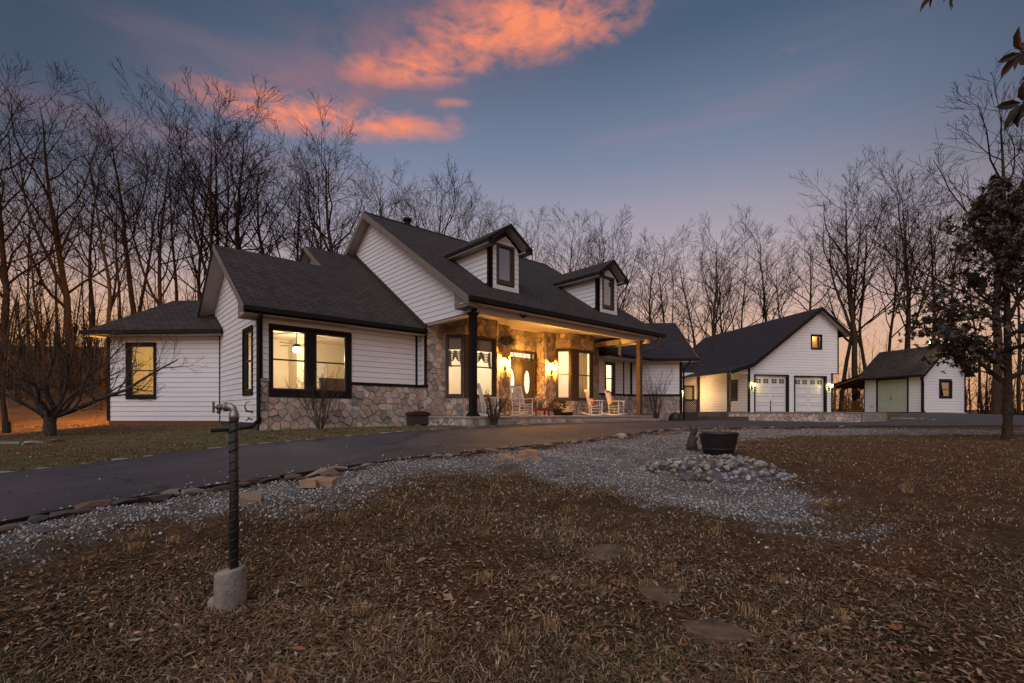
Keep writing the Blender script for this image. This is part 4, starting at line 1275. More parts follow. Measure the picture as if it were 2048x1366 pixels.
def swag(name, label, fr, u0, u1, z, m):
    t = thing(name, label, 'valance', fr.p(u0, .16, z), fr.ang)
    w = u1 - u0; mb = MB()
    for s in (0, 1):
        a, b = (0, w / 2) if s == 0 else (w / 2, w)
        for k in range(6):
            pts = [(a + (b - a) * q, .012 * math.sin(k + q * 6), -.02 - .035 * k - math.sin(q * PI) * (.05 + .03 * k)) for q in np.linspace(0, 1, 8)]
            mb.tube(pts, .022, 5)
    mb.build('swag', m, t)
    for u in (.03, w - .03):
        mb = MB()
        for k in range(4): mb.tube([(u + (k - 1.5) * .025, .0, 0), (u + (k - 1.5) * .035, .02, -.25), (u + (k - 1.5) * .02 + .01 * k, .01, -.5 - .04 * k)], .022, 5)
        mb.build('tail', m, t)


bf = bay(.69); bg_ = bay(6.56)
swag('window_valance', 'green swag valance in the tall window left of the porch post', bf[0][0], .1, .6, 2.42, 'green_cloth')
swag('window_valance', 'green swag valance in the tall window right of the porch post', bf[1][0], .5, 1.36, 2.42, 'green_cloth')
for fr, a, b in ((bf[0][0], .1, .62), (bf[1][0], .48, 1.4)):
    mb = MB(); mb.fbox(fr, a, b, .13, .14, 2.44, 2.9); mb.build('roller_shade', 'fascia', house)
cur = thing('curtain', 'long cream drape behind the window by the right rocking chairs', 'curtain', bg_[1][0].p(.5, .15, .3))
mb = MB(); mb.tube([(.0, 0, 2.6), (1.0, 0, 2.6)], .015, 6); mb.build('rod', 'bronze', cur)
mb = MB()
for k in range(9): mb.tube([(.06 + k * .085, .03 * (k % 2), 2.58), (.06 + k * .085, .03 * (k % 2), 1.2), (.06 + k * .08, .03 * (k % 2), .35)], .045, 7)
mb.build('drape', 'drape', cur, True)
pic = thing('picture', 'dark framed picture on the sitting room wall, seen through the right bay', 'picture', (7.9, 5.585, 1.7))
mb = MB(); mb.box(-.42, .42, -.03, .0, -.28, .28); mb.build('frame', 'dark_wood', pic); mb = MB(); mb.box(-.36, .36, -.036, -.03, -.22, .22); mb.build('print', 'picture', pic)
chr_ = thing('armchair', 'yellow armchair inside the right bay room', 'armchair', (7.3, 3.9, 0), -.6)
mb = MB(); mb.box(-.35, .35, -.35, .35, .15, .45); mb.build('seat', 'orange_cloth', chr_)
mb = MB(); mb.prism([(-.35, .28, .45), (-.35, .45, .45), (-.35, .55, 1.15), (-.35, .42, 1.15)], (.7, 0, 0)); mb.build('backrest', 'drape', chr_)
for s in (-1, 1):
    mb = MB(); mb.box(s * .42 - .07, s * .42 + .07, -.35, .4, .0, .65); mb.build('armrest', 'orange_cloth', chr_)
mb = MB(); mb.box(6.45, 6.9, 3.2, 4.4, 0, .75); mb.box(7.0, 8.6, 3.2, 3.6, 0, .6); mb.build('sideboard', 'wood_y', house)

# ------------------------------------------------------------------ porch lanterns, garland and furniture
def lantern(name, label, loc, rotz, glow, color, power, s=1.0):
    t = thing(name, label, 'wall lamp', loc, rotz)             # -y points away from the wall
    mb = MB(); mb.lathe((0, 0, 0), [(.001, 0), (.001, 0)], 4)
    mb = MB(); mb.box(-.05 * s, .05 * s, -.02, 0, -.12 * s, .12 * s); mb.build('back_plate', 'black_metal', t)
    mb = MB(); mb.tube([(0, -.01, -.02 * s), (0, -.08 * s, -.10 * s), (0, -.15 * s, -.06 * s), (0, -.15 * s, .0)], .012 * s, 6); mb.tube([(0, -.15 * s, -.09 * s), (0, -.15 * s, -.20 * s)], [.012, .002], 5); mb.build('bracket', 'black_metal', t)
    mb = MB(); c = (0, -.15 * s, 0)
    mb.lathe(c, [(.11 * s, .17 * s), (.02 * s, .24 * s), (.012 * s, .29 * s)], 6); mb.lathe(c, [(.06 * s, -.005), (.065 * s, .012)], 6)
    for k in range(6):
        a = k * PI / 3; mb.bar((c[0] + .062 * s * math.cos(a), c[1] + .062 * s * math.sin(a), 0), (c[0] + .10 * s * math.cos(a), c[1] + .10 * s * math.sin(a), .17 * s), .008)
    mb.build('cage', 'black_metal', t)
    mb = MB(); mb.lathe(c, [(.056 * s, .015), (.093 * s, .165 * s)], 6); mb.build('lamp_glass', glow, t)
    lamp('lantern_light', (0, -.15 * s, .09 * s), power, color, .045, t)
    return t


AMB = (1.0, .43, .065)
lantern('wall_lantern', 'glowing lantern on the stone pier left of the front door', (3.56, 2.555, 2.02), 0, 'lamp_warm', AMB, 520, 1.15)
lantern('wall_lantern', 'glowing lantern on the stone pier right of the front door', (6.26, 2.555, 2.02), 0, 'lamp_warm', AMB, 520, 1.15)

gar = thing('door_garland', 'leafy garland draped over the front door and down its right side', 'garland', (3.95, 3.02, 2.44))
mb = MB(); path = [(0, 0, 0), (.5, -.03, -.03), (1.0, -.03, .0), (1.5, -.03, -.03), (1.78, -.03, .0), (1.9, -.03, -.15), (1.93, -.03, -.5), (1.9, -.03, -.95)]
mb.tube(path, .012, 5); mb.build('stem', 'twig', gar)
mb = MB(); rnd = random.Random(5)
for i in range(230):
    k = rnd.random() * (len(path) - 1); a = int(k); p = np.array(path[a]) * (1 - k + a) + np.array(path[min(a + 1, 7)]) * (k - a) + np.array([rnd.gauss(0, .045), rnd.gauss(-.03, .03), rnd.gauss(0, .045)])
    d = np.array([rnd.gauss(0, 1), rnd.gauss(-.3, .6), rnd.gauss(0, 1)]); d /= np.linalg.norm(d); e = np.cross(d, [0, 1, .2]); e /= np.linalg.norm(e) + 1e-9
    mb.add([p - d * .05, p + e * .016, p + d * .05, p - e * .016], [(0, 1, 2, 3)], rnd.choice([(.07, .08, .03), (.12, .10, .03), (.30, .14, .05), (.10, .06, .03)]))
mb.build('leaves', 'leaf', gar, kind='stuff')

hb = thing('hanging_basket', 'dried hanging basket on a cord from the porch ceiling', 'hanging basket', (2.35, 1.1, 3.66))
mb = MB()
for k in range(3):
    a = k * 2.1; mb.tube([(0, 0, 0), (.0, 0, -.55), (.19 * math.cos(a), .19 * math.sin(a), -.78)], .006, 4)
mb.build('cord', 'bronze', hb)
mb = MB(); mb.lathe((0, 0, -.98), [(.05, -.12), (.16, -.06), (.21, .06), (.21, .2), (.17, .2)], 14); mb.build('bowl', 'soil', hb, True)
mb = MB()
for i in range(160):
    a = rnd.uniform(0, 2 * PI); r = rnd.uniform(.14, .27); l = rnd.uniform(.15, .42)
    p = np.array([r * math.cos(a), r * math.sin(a), -.78 + rnd.uniform(-.1, .1)])
    mb.tube([p, p * np.array([1.25, 1.25, 1]) + (0, 0, -.3 * l), p * np.array([1.3, 1.3, 1]) + (0, 0, -l)], [.011, .008, .003], 3, False, rnd.choice([(.20, .19, .15), (.12, .12, .09), (.26, .22, .15)]))
mb.build('trailing_stems', 'leaf', hb, kind='stuff')

wc = thing('wind_chime', 'metal wind chime hanging by the right end of the porch', 'wind chime', (8.75, .72, 3.66))
mb = MB(); mb.tube([(0, 0, 0), (0, 0, -.28)], .005, 4); mb.lathe((0, 0, -.30), [(.07, 0), (.07, .02)], 12); mb.build('hanger', 'dark_wood', wc)
for k in range(5):
    a = k * 1.257; mb = MB(); mb.tube([(.05 * math.cos(a), .05 * math.sin(a), -.3), (.05 * math.cos(a), .05 * math.sin(a), -.3 - .07), (.05 * math.cos(a), .05 * math.sin(a), -.85 - .05 * k)], [.003, .013, .013], 6); mb.build('chime_tube', 'gunmetal', wc)

orn = thing('beam_ornament', 'small dark metal bird ornament fixed to the porch beam', 'ornament', (2.05, -.09, 3.40))
mb = MB(); mb.tube([(0, 0, -.06), (0, -.03, 0), (.05, -.05, .05)], [.01, .03, .012], 6); mb.build('body', 'black_metal', orn)
for s in (-1, 1):
    mb = MB(); mb.prism([(0, -.03, 0), (s * .16, -.05, .09), (s * .17, -.05, .03), (s * .04, -.03, -.04)], (0, -.008, 0)); mb.build('wing', 'black_metal', orn)


def rocking_chair(label, loc, rotz, cushion=None):
    """faces local -y; 0.62 wide, 1.13 tall"""
    t = thing('rocking_chair', label, 'rocking chair', loc, rotz, 'white porch rocking chairs')
    hw = .29
    for s in (-1, 1):
        x = s * hw
        mb = MB(); pts = [(x, y, .022 + .16 * (y / .5) ** 2 * .55) for y in np.linspace(-.42, .55, 9)]
        for a, b in zip(pts, pts[1:]): mb.bar(a, b, .035, .045)
        mb.build('rocker', 'white_paint', t)
        mb = MB(); mb.tube([(x, -.26, .05), (x, -.27, .64)], .023, 7); mb.build('front_leg', 'white_paint', t)
        mb = MB(); mb.tube([(x, .18, .04), (x, .20, .42), (x * .93, .30, .80), (x * .88, .40, 1.13)], .022, 7); mb.build('back_post', 'white_paint', t)
        mb = MB(); mb.hexa([(x - .05, -.34, .635), (x + .05, -.34, .635), (x + .035, .26, .615), (x - .035, .26, .615), (x - .05, -.34, .66), (x + .05, -.34, .66), (x + .035, .26, .64), (x - .035, .26, .64)]); mb.build('armrest', 'white_paint', t)
        for z in (.16, .28):
            mb = MB(); mb.tube([(x, -.26, z), (x, .19, z + .02)], .013, 6); mb.build('side_rung', 'white_paint', t)
    for z in (.22, .34):
        mb = MB(); mb.tube([(-hw, -.262, z), (hw, -.262, z)], .014, 6); mb.build('front_rung', 'white_paint', t)
    mb = MB(); mb.tube([(-hw, .19, .24), (hw, .19, .24)], .014, 6); mb.build('back_rung', 'white_paint', t)
    for k in range(8):
        y = -.28 + k * .065; mb = MB(); mb.box(-hw, hw, y, y + .052, .425 - k * .008, .445 - k * .008); mb.build('seat_slat', 'white_paint', t)
    for k in range(7):
        x = (-3 + k) * .078; mb = MB(); mb.bar((x, .235, .47), (x * .95, .375, 1.05), .042, .014); mb.build('back_slat', 'white_paint', t)
    mb = MB(); mb.bar((-hw * .9, .38, 1.085), (hw * .9, .38, 1.085), .03, .10); mb.build('top_rail', 'white_paint', t)
    mb = MB(); mb.bar((-hw * .96, .235, .48), (hw * .96, .235, .48), .03, .05); mb.build('lower_rail', 'white_paint', t)
    return t


rocking_chair('white rocking chair in side view just right of the left porch post', (1.42, .95, 0), math.radians(62))
rocking_chair('white rocking chair facing out in front of the double door', (2.98, .95, 0), math.radians(-6))
rocking_chair('white rocking chair with its high back against the right bay window', (7.35, 1.02, 0), math.radians(48))
rocking_chair('rightmost white rocking chair, beside the right porch post', (8.75, .95, 0), math.radians(14))


def cushion(label, loc, rot, m):
    mb = MB()
    n = 8
    for i in range(n):
        pass
    mb.lathe((0, 0, 0), [(.01, -.055), (.15, -.045), (.20, 0), (.15, .045), (.01, .055)], 4)
    o = mb.build('cushion', m, None, True)
    o.location = loc; o.rotation_euler = rot
    tag(o, label, 'cushion')


cushion('orange patterned cushion on the leftmost rocking chair', (1.43, 1.0, .62), (math.radians(72), PI / 4, math.radians(62)), 'orange_cloth')
cushion('pale cushion with a red motif on the rocking chair by the door', (2.97, 1.10, .64), (math.radians(72), PI / 4, math.radians(-6)), 'pattern_cloth')
cushion('orange cushion on the rocking chair before the right bay', (7.28, 1.1, .60), (math.radians(72), PI / 4, math.radians(48)), 'orange_cloth')
cushion('orange cushion on the rightmost rocking chair', (8.70, 1.08, .60), (math.radians(72), PI / 4, math.radians(14)), 'orange_cloth')

tb = thing('side_table', 'small varnished pine table between the two left rocking chairs', 'table', (2.26, 1.2, 0))
mb = MB(); mb.box(-.26, .26, -.2, .2, .42, .455); mb.build('tabletop', 'wood_y', tb)
for sx in (-1, 1):
    for sy in (-1, 1):
        mb = MB(); mb.bar((sx * .22, sy * .16, 0.001), (sx * .17, sy * .12, .42), .045); mb.build('leg', 'wood_y', tb)
fig = thing('table_ornament', 'dark little ornaments standing on the pine side table', 'ornament', (2.26, 1.2, .456))
mb = MB(); mb.lathe((-.1, 0, 0), [(.05, 0), (.06, .05), (.03, .12), (.04, .16), (.01, .2)], 8); mb.build('figurine', 'dark_wood', fig, True)
mb = MB(); mb.lathe((.12, .02, 0), [(.04, 0), (.06, .06), (.05, .12)], 8); mb.build('jar', 'red_wood', fig, True)


def leafy(name, mb, c, r, n, tints, ln=.09, wd=.03, seed=1, up=.2):
    rnd = random.Random(seed)
    for i in range(n):
        d = np.array([rnd.gauss(0, 1), rnd.gauss(0, 1), rnd.gauss(up, 1)]); d /= np.linalg.norm(d)
        p = np.array(c) + d * np.array(r) * rnd.uniform(.35, 1.0) ** .6
        q = d + np.array([rnd.gauss(0, .5), rnd.gauss(0, .5), rnd.gauss(0, .5)]); q /= np.linalg.norm(q)
        e = np.cross(q, [rnd.gauss(0, 1), rnd.gauss(0, 1), rnd.gauss(0, 1)]); e /= np.linalg.norm(e) + 1e-9
        s = rnd.uniform(.7, 1.3); f = np.cross(q, e) * wd * .5
        mb.add([p, p + q * ln * s * .5 + e * wd * s + f, p + q * ln * s, p + q * ln * s * .5 - e * wd * s + f], [(0, 1, 2), (0, 2, 3)], rnd.choice(tints))


pt = thing('potted_shrub', 'round leafy potted shrub on the porch right of the door', 'potted plant', (5.15, 1.15, 0))
mb = MB(); mb.lathe((0, 0, 0), [(.15, .001), (.19, .24), (.21, .26), (.19, .26), (.17, .2)], 14); mb.build('pot', 'dark_wood', pt, True)
mb = MB()
for k in range(14): mb.tube([(0, 0, .2), (.1 * math.cos(k * 1.7), .1 * math.sin(k * 1.7), .38), (.28 * math.cos(k * 1.7), .28 * math.sin(k * 1.7), .42 + .02 * (k % 6))], [.012, .008, .004], 4)
mb.build('stems', 'twig', pt)
mb = MB(); leafy('l', mb, (0, 0, .42), (.36, .36, .28), 420, [(.05, .07, .025), (.09, .09, .03), (.14, .09, .03), (.20, .07, .03)], .09, .028, 3); mb.build('foliage', 'leaf', pt, kind='stuff')
mb = MB(); mb.lathe((5.72, 1.2, 0), [(.24, .001), (.30, .05), (.30, .14), (.26, .15)], 16); tag(mb.build('planter_bowl', 'black_metal'), 'low dark bowl on the porch floor beside the leafy potted shrub', 'bowl')

rt = thing('red_table', 'low red brown plant table beside the front door', 'table', (4.35, 1.35, 0))
mb = MB(); mb.box(-.42, .42, -.16, .16, .19, .31); mb.build('tabletop', 'red_wood', rt)
for sx in (-1, 1):
    for sy in (-1, 1):
        mb = MB(); mb.box(sx * .36 - .03, sx * .36 + .03, sy * .11 - .03, sy * .11 + .03, .001, .19); mb.build('leg', 'red_wood', rt)
fp = thing('flower_pot', 'teal pot of pale flowers on the low red table', 'potted plant', (4.33, 1.35, .311))
mb = MB(); mb.lathe((0, 0, 0), [(.08, 0), (.11, .2), (.12, .22), (.1, .22)], 12); mb.build('pot', 'teal', fp, True)
mb = MB()
for k in range(12): mb.tube([(0, 0, .2), (.10 * math.cos(k * 2.3), .10 * math.sin(k * 2.3), .36), (.22 * math.cos(k * 2.3), .22 * math.sin(k * 2.3), .42 + .03 * (k % 4))], [.006, .005, .003], 4)
mb.build('stems', 'twig', fp)
mb = MB(); leafy('f', mb, (0, 0, .36), (.25, .25, .18), 130, [(.45, .38, .32), (.12, .16, .08), (.40, .30, .28)], .06, .025, 8); mb.build('flowers', 'leaf', fp, kind='stuff')

mb = MB(); mb.box(-.06, .06, -.05, .05, .001, .02); mb.box(-.05, .05, -.04, .04, .02, .10); mb.build
fl = thing('floor_lantern', 'small dark wooden lantern box on the ground right of the porch', 'lantern box', (10.05, .2, g1(10.05, .2)))
mb = MB(); mb.box(-.17, .17, -.12, .12, .27, .31); mb.build('lid', 'dark_wood', fl)
for sx in (-1, 1):
    mb = MB(); mb.box(sx * .14 - .03, sx * .14 + .03, -.1, .1, 0, .27); mb.build('side_panel', 'dark_wood', fl)
mb = MB(); mb.box(-.11, .11, .06, .09, 0, .27); mb.build('back_panel', 'wood_y', fl)

ch, _ = ground_px(832, 853)
cst = thing('storage_chest', 'squat dark chest with a domed rusty lid in the corner by the porch steps', 'chest', (-.62, 2.3, g1(-.62, 2.3)))
mb = MB(); mb.box(-.32, .32, -.22, .22, .06, .36)
for sx in (-1, 1): mb.box(sx * .27 - .04, sx * .27 + .04, -.2, .2, 0, .06)
mb.build('body', 'statue', cst)
mb = MB(); mb.prism([(-.36, -.26, .36)] + [(-.36 + .36 * (1 - math.cos(a)), -.26, .38 + .12 * math.sin(a)) for a in np.linspace(0, PI, 9)] + [(.36, -.26, .36)], (0, .52, 0)); mb.build('lid', 'rust', cst)

bd = thing('utility_dome', 'black half round plastic dome against the right wing stone base', 'plastic dome', (*d2.p(2.15, -.75, 0)[:2], 0)); bd.location.z = g1(bd.location.x, bd.location.y) - .02
mb = MB(); mb.lathe((0, 0, 0), [(.33, 0), (.34, .1), (.31, .25), (.24, .37), (.12, .44), (.02, .46)], 18); mb.build('dome', 'rubber', bd, True)
mb = MB(); mb.lathe((0, 0, 0), [(.36, .0), (.36, .03), (.33, .04)], 18); mb.build('rim', 'rubber', bd, True)

# ------------------------------------------------------------------ garage
GA = YAW - math.radians(78.7)
G0 = at_d(1497, 824, 31.0)
garage = thing('garage', 'white two door garage with a tall lopsided gable and dark roof', 'garage', (G0[0], G0[1], 0), GA)
gF = Fr()
FL = .17
gd = [(.44, 2.91, FL, 2.54), (3.40, 5.80, FL, 2.50)]
gw = (4.64, 5.49, 4.30, 5.30)


def zroof(s):
    return 7.05 - .745 * abs(s - 5.17) if s > .1 else 3.275 - .3 * (.1 - s)


mb = MB()
wall_core(mb, gF, 0, 6.27, -.6, 2.72, gd, 0, .14)
wall_core(mb, gF, 0, 6.76, 2.72, 3.1, [], 0, .14)
core_poly = [(0, 3.1), (6.76, 3.1), (6.76, zroof(6.76) - .12), (5.17, 6.9), (0, zroof(.11) - .12)]
hole = hole_of(gw)
for a, b, c, d in rect_minus(0, 6.76, 3.1, 6.9, [hole]):
    q = clip_poly([(a, c), (b, c), (b, d), (a, d)], -.745, 1, 6.93 - .745 * 5.17)
    if len(q) > 2: q = clip_poly(q, .745, 1, 6.93 + .745 * 5.17)
    if len(q) > 2: mb.prism([(u, 0, z) for u, z in q], (0, .14, 0))
mb.fbox(gF, 0, .14, .14, 12.4, -.6, 3.1); mb.fbox(gF, 6.13, 6.27, .14, 12.4, -.6, 2.72); mb.fbox(gF, 6.62, 6.76, .14, 12.4, 2.72, 5.7); mb.fbox(gF, 6.27, 6.62, .0, 12.4, 2.72, 2.80)
mb.build('garage_wall', 'shade_sheath', garage)
slim = lambda z: (max(0.0, 5.17 - (6.93 - z) / .745) if z > 3.0 else 0.0, 6.27 if z < 2.72 else min(6.76, 5.17 + (6.93 - z) / .745))
siding(garage, gF, FL, 2.72, lambda z: (0, 6.27), gd, joined=True)
siding(garage, gF, 2.72, 6.85, slim, [gw], joined=True)
gs = Fr(0, 5.3, -PI / 2)                                  # left side wall, u = 5.3 - w
gswin = (5.3 - 2.07, 5.3 - 1.05, .92, 2.30)
siding(garage, gs, FL + .02, 3.05, lambda z: (0, 5.3), [gswin], joined=True)
window(garage, gs, gswin, [(gswin[0] + .12, gswin[1] - .12, gswin[2] + .12, gswin[3] - .12)], rail=False, sky=True, proud=.05)
window(garage, gF, gw, [(gw[0] + .13, gw[1] - .13, gw[2] + .13, gw[3] - .13)], rail=False, proud=.05, label='small window glowing orange high in the gable')
mb = MB(); mb.box(4.3, 5.9, 1.6, 1.66, 3.9, 5.6); mb.box(4.3, 5.9, .15, 1.6, 3.86, 3.9); mb.box(5.30, 5.36, .2, 1.0, 3.9, 5.5); mb.build('loft_lining', 'cedar', garage)
lamp('loft_light', (5.0, .8, 5.2), 50, (1, .6, .2), .08, garage)
mb = MB()
mb.fbox(gF, -.04, .09, -.05, .05, FL, 3.25); mb.fbox(gF, 6.2, 6.31, -.05, .05, FL, 2.72); mb.fbox(gF, 6.70, 6.79, -.04, .05, 2.72, 5.75); mb.fbox(gF, 6.2, 6.79, -.04, 0, 2.69, 2.75)
mb.build('corner_trim', 'trim_black', garage)
for k, (a, b, z0, z1) in enumerate(gd):
    mb = MB(); mb.fbox(gF, a - .05, a + .03, -.05, .14, z0, z1 + .05); mb.fbox(gF, a - .05, b + .05, -.05, .14, z1 - .03, z1 + .06); mb.fbox(gF, b - .10, b + .05, -.05, .14, z0, z1 + .05)
    mb.build('door_trim', 'trim_black', garage)
    dm = MB(); n = 4; dw = b - .12 - a
    dm.fbox(gF, a + .03, b - .10, .09, .12, z0, z1 - .03)
    dr = dm.build('garage_door', 'garage_door', garage)
    hh = (z1 - z0 - .06) / n
    for r in range(n):
        for c in range(2):
            u0 = a + .10 + c * dw / 2; u1 = u0 + dw / 2 - .16
            zz0 = z0 + r * hh + .05; zz1 = z0 + (r + 1) * hh - .05
            pm = MB()
            if r < n - 1:
                for q in rect_minus(u0, u1, zz0, zz1, [(u0 + .05, u1 - .05, zz0 + .06, zz1 - .06)]): pm.fbox(gF, q[0], q[1], .066, .09, q[2], q[3])
                pm.build('door_panel', 'garage_door', dr)
            else:
                m_ = (u0 + u1) / 2
                for v0, v1 in ((u0 + .05, m_ - .10), (m_ + .10, u1 - .05)):
                    pm = MB(); pm.fbox(gF, v0, v1, .078, .088, zz0 + .09, zz1 - .12); pn = pm.build('door_pane', 'dark_wood', dr)
                    bm_ = MB(); vm = (v0 + v1) / 2; zm = (zz0 + zz1) / 2 - .015; bm_.fbox(gF, vm - .012, vm + .012, .07, .079, zz0 + .08, zz1 - .11); bm_.fbox(gF, v0, v1, .07, .079, zm - .012, zm + .012); bm_.build('muntin', 'garage_door', pn)
lantern('garage_lantern', 'yellow glowing lantern left of the two garage doors', tuple(Matrix.Translation(garage.location) @ Matrix.Rotation(GA, 4, 'Z') @ Vector((.22, -.03, 1.78))), GA, 'lamp_yellow', (1, .80, .20), 24, 1.3)
lantern('garage_lantern', 'yellow glowing lantern right of the two garage doors', tuple(Matrix.Translation(garage.location) @ Matrix.Rotation(GA, 4, 'Z') @ Vector((6.02, -.03, 1.78))), GA, 'lamp_yellow', (1, .80, .20), 24, 1.3)
WF, WBK = -.38, 12.6
for s0, s1, up in ((7.47, 5.17, (-1, 0)), (.1, 5.17, (1, 0)), (-1.5, .1, (1, 0))):
    roof_slab(garage, [(s0, WF, zroof(s0) if s0 != 7.47 else 7.05 - .745 * 2.3), (s1, WF, zroof(s1)), (s1, WBK, zroof(s1)), (s0, WBK, zroof(s0) if s0 != 7.47 else 7.05 - .745 * 2.3)], up, 'shingle_b', .09)
mb = MB()
zz = lambda s: zroof(s) if s < 7.4 else 7.05 - .745 * 2.3
for s0, s1 in ((7.47, 5.17), (.1, 5.17), (-1.5, .1)):
    mb.prism([(s0, WF, zz(s0) - .24), (s0, WF, zz(s0) + .005), (s1, WF, zz(s1) + .005), (s1, WF, zz(s1) - .24)], (0, -.04, 0))
mb.build('rake_board', 'trim_black', garage)
mb = MB()
for s0, s1 in ((7.40, 5.17), (.1, 5.17), (-1.45, .1)):
    mb.prism([(s0, WF + .005, zz(s0) - .15), (s0, WF + .005, zz(s0) - .11), (s1, WF + .005, zz(s1) - .11), (s1, WF + .005, zz(s1) - .15)], (0, .40 if s0 != -1.45 else 5.6, 0))
mb.build('soffit', 'soffit', garage)
mb = MB(); mb.box(-1.45, 0.0, -.01, .04, 2.60, 2.75); mb.prism([(-1.42, 0, 2.75), (0, 0, 2.75), (0, 0, 3.10), (-1.42, 0, 2.72)], (0, .04, 0)); mb.build('porch_gable', 'siding', garage)
mb = MB(); mb.box(-1.62, -1.5, WF, WBK, 2.68, 2.80); mb.build('gutter', 'bronze', garage)
for y in (.0, 3.4):
    mb = MB(); mb.box(-1.44, -1.28, y, y + .16, FL, 2.72); mb.build('porch_post', 'dark_wood', garage)
mb = MB(); mb.tube([(-1.56, -.25, 2.7), (-1.56, -.2, 2.6), (-1.42, -.06, 2.42), (-1.36, -.06, 2.3), (-1.36, -.06, .5), (-1.5, -.1, .36), (-1.62, -.16, .3), (-1.62, -.16, -.02)], .05, 8); mb.build('downspout', 'bronze', garage, True)
# rear wall beyond the side porch, with its windows and lamp
bw = Fr(-4.2, 5.32, 0)
bwins = [(1.75, 2.45, 1.0, 2.05), (2.85, 3.65, 1.0, 2.15)]
mb = MB(); wall_core(mb, bw, 0, 4.2, -.5, 3.2, [hole_of(w) for w in bwins]); mb.build('rear_wall', 'shade_sheath', garage)
siding(garage, bw, FL, 3.1, lambda z: (0, 4.2), bwins, joined=True)
for w in bwins: window(garage, bw, w, [(w[0] + .13, w[1] - .13, w[2] + .13, w[3] - .13)], rail=False, sky=True, proud=.05)
mb = MB(); mb.box(-1.9, 0.0, -.02, 5.3, -.6, FL - .003); mb.build('porch_floor', 'concrete', garage)
wl = tuple(Matrix.Translation(garage.location) @ Matrix.Rotation(GA, 4, 'Z') @ Vector((-1.62, 5.28, 1.55)))
sl_ = lantern('porch_lamp', 'bright lamp on the wall behind the lattice panel', wl, GA, 'lamp_white', (1, .55, .20), 220, 1.3)

# stone terrace in front of the garage
tw0, tw1 = at_d(1457, 824, 27.3), at_d(1722, 824, 25.9)
ta = math.atan2(tw1[1] - tw0[1], tw1[0] - tw0[0]); tl = math.hypot(tw1[0] - tw0[0], tw1[1] - tw0[1])
terr = thing('terrace_wall', 'low stone faced retaining wall holding up the garage terrace', 'retaining wall', (tw0[0], tw0[1], 0), ta)
tcap = .165
mb = MB(); mb.box(0, tl, .0, .35, -.9, tcap - .07); mb.build('wall_core', 'mortar', terr)
mb = MB(); mb.box(-.04, tl + .03, -.06, .40, tcap - .068, tcap); mb.build('coping', 'conc_pale', terr)
stone_face(terr, Fr(0, 0, 0), 0, tl, -.56, tcap - .07, (), .28, 77, .05)
flush_stones(terr, 120)
# pale concrete end block with rounded corner
mb = MB(); ar = [(tl + .9 + .55 * math.cos(a), .55 + .55 * math.sin(a)) for a in np.linspace(-PI / 2, 0, 8)]
poly = [(tl + .03, 0)] + ar + [(tl + 1.45, 2.5), (tl + .03, 2.5)]
mb.prism([(x, y, -.9) for x, y in poly], (0, 0, .9 + tcap - .03)); mb.build('end_block', 'conc_pale', terr)
# paved surface between wall and garage
gm = Matrix.Translation(garage.location) @ Matrix.Rotation(GA, 4, 'Z')
tm = Matrix.Translation(terr.location) @ Matrix.Rotation(ta, 4, 'Z')
pv = [tm @ Vector((0.0, .36, 0)), tm @ Vector((tl + .03, .36, 0)), tm @ Vector((tl + .03, 2.4, 0)), gm @ Vector((8.2, 1.5, 0)), gm @ Vector((6.3, 0.16, 0)), gm @ Vector((-1.9, .16, 0)), gm @ Vector((-1.9, -.4, 0))]
mb = MB(); mb.prism([(p.x, p.y, -.5) for p in pv], (0, 0, .5 + tcap - .012)); mb.build('terrace', 'conc_pale', None, kind='structure')

# dark timber edging and lattice beside the garage porch
tp = [at_d(1398, 843, 27.4), at_d(1497, 843, 26.2)]
e0 = Vector(tp[0]); e1 = Vector(tp[1]); ea = math.atan2(e1.y - e0.y, e1.x - e0.x); el = math.hypot(e1.x - e0.x, e1.y - e0.y)
tim = thing('timber_planter', 'low dark timber planter wall in front of the garage porch', 'planter wall', (e0.x, e0.y, 0), ea)
for k in range(3):
    mb = MB(); mb.box(0, el, 0, .14, -.52 + k * .145, -.38 + k * .145); mb.build('timber', 'dark_wood', tim)
l0 = Vector(at_d(1368, 840, 29.3)); l1 = Vector(at_d(1397, 840, 29.0)); la = math.atan2(l1.y - l0.y, l1.x - l0.x); ll = math.hypot(l1.x - l0.x, l1.y - l0.y)
lat = thing('lattice_panel', 'dark wooden lattice panel between the house corner and garage porch', 'lattice panel', (l0.x, l0.y, -.35), la)
LH = 1.28
mb = MB()
for sgn in (-1, 1):
    k = -LH
    while k < ll + LH:
        a = clip_poly([(k, 0), (k + .001, 0), (k + .001 + LH, LH), (k + LH, LH)] if sgn > 0 else [(k + LH, 0), (k + LH + .001, 0), (k + .001, LH), (k, LH)], 1, 0, ll)
        a = clip_poly(a, -1, 0, 0) if len(a) > 2 else a
        if len(a) > 2:
            us = sorted(a, key=lambda p: p[1]); p0, p1 = us[0], us[-1]
            if math.dist(p0, p1) > .05: mb.bar((p0[0], .012 * sgn, p0[1]), (p1[0], .012 * sgn, p1[1]), .018, .05)
        k += .125
mb.build('lattice', 'lattice', lat)
mb = MB(); mb.box(-.02, ll, -.03, .03, -.1, .06); mb.box(-.02, .05, -.03, .03, .06, LH); mb.build('frame', 'lattice', lat)

# standpipe by the left garage door
sp = thing('standpipe', 'thin dark standpipe in front of the left garage door', 'standpipe', tuple(gm @ Vector((.62, -1.2, tcap))))
mb = MB(); mb.tube([(0, 0, -.05), (0, 0, .62)], .03, 8); mb.build('pipe', 'black_metal', sp)
mb = MB(); mb.tube([(0, 0, .60), (.06, 0, .66), (.12, 0, .62)], .022, 6); mb.bar((0, 0, .62), (-.02, 0, .78), .02); mb.build('spout', 'black_metal', sp)

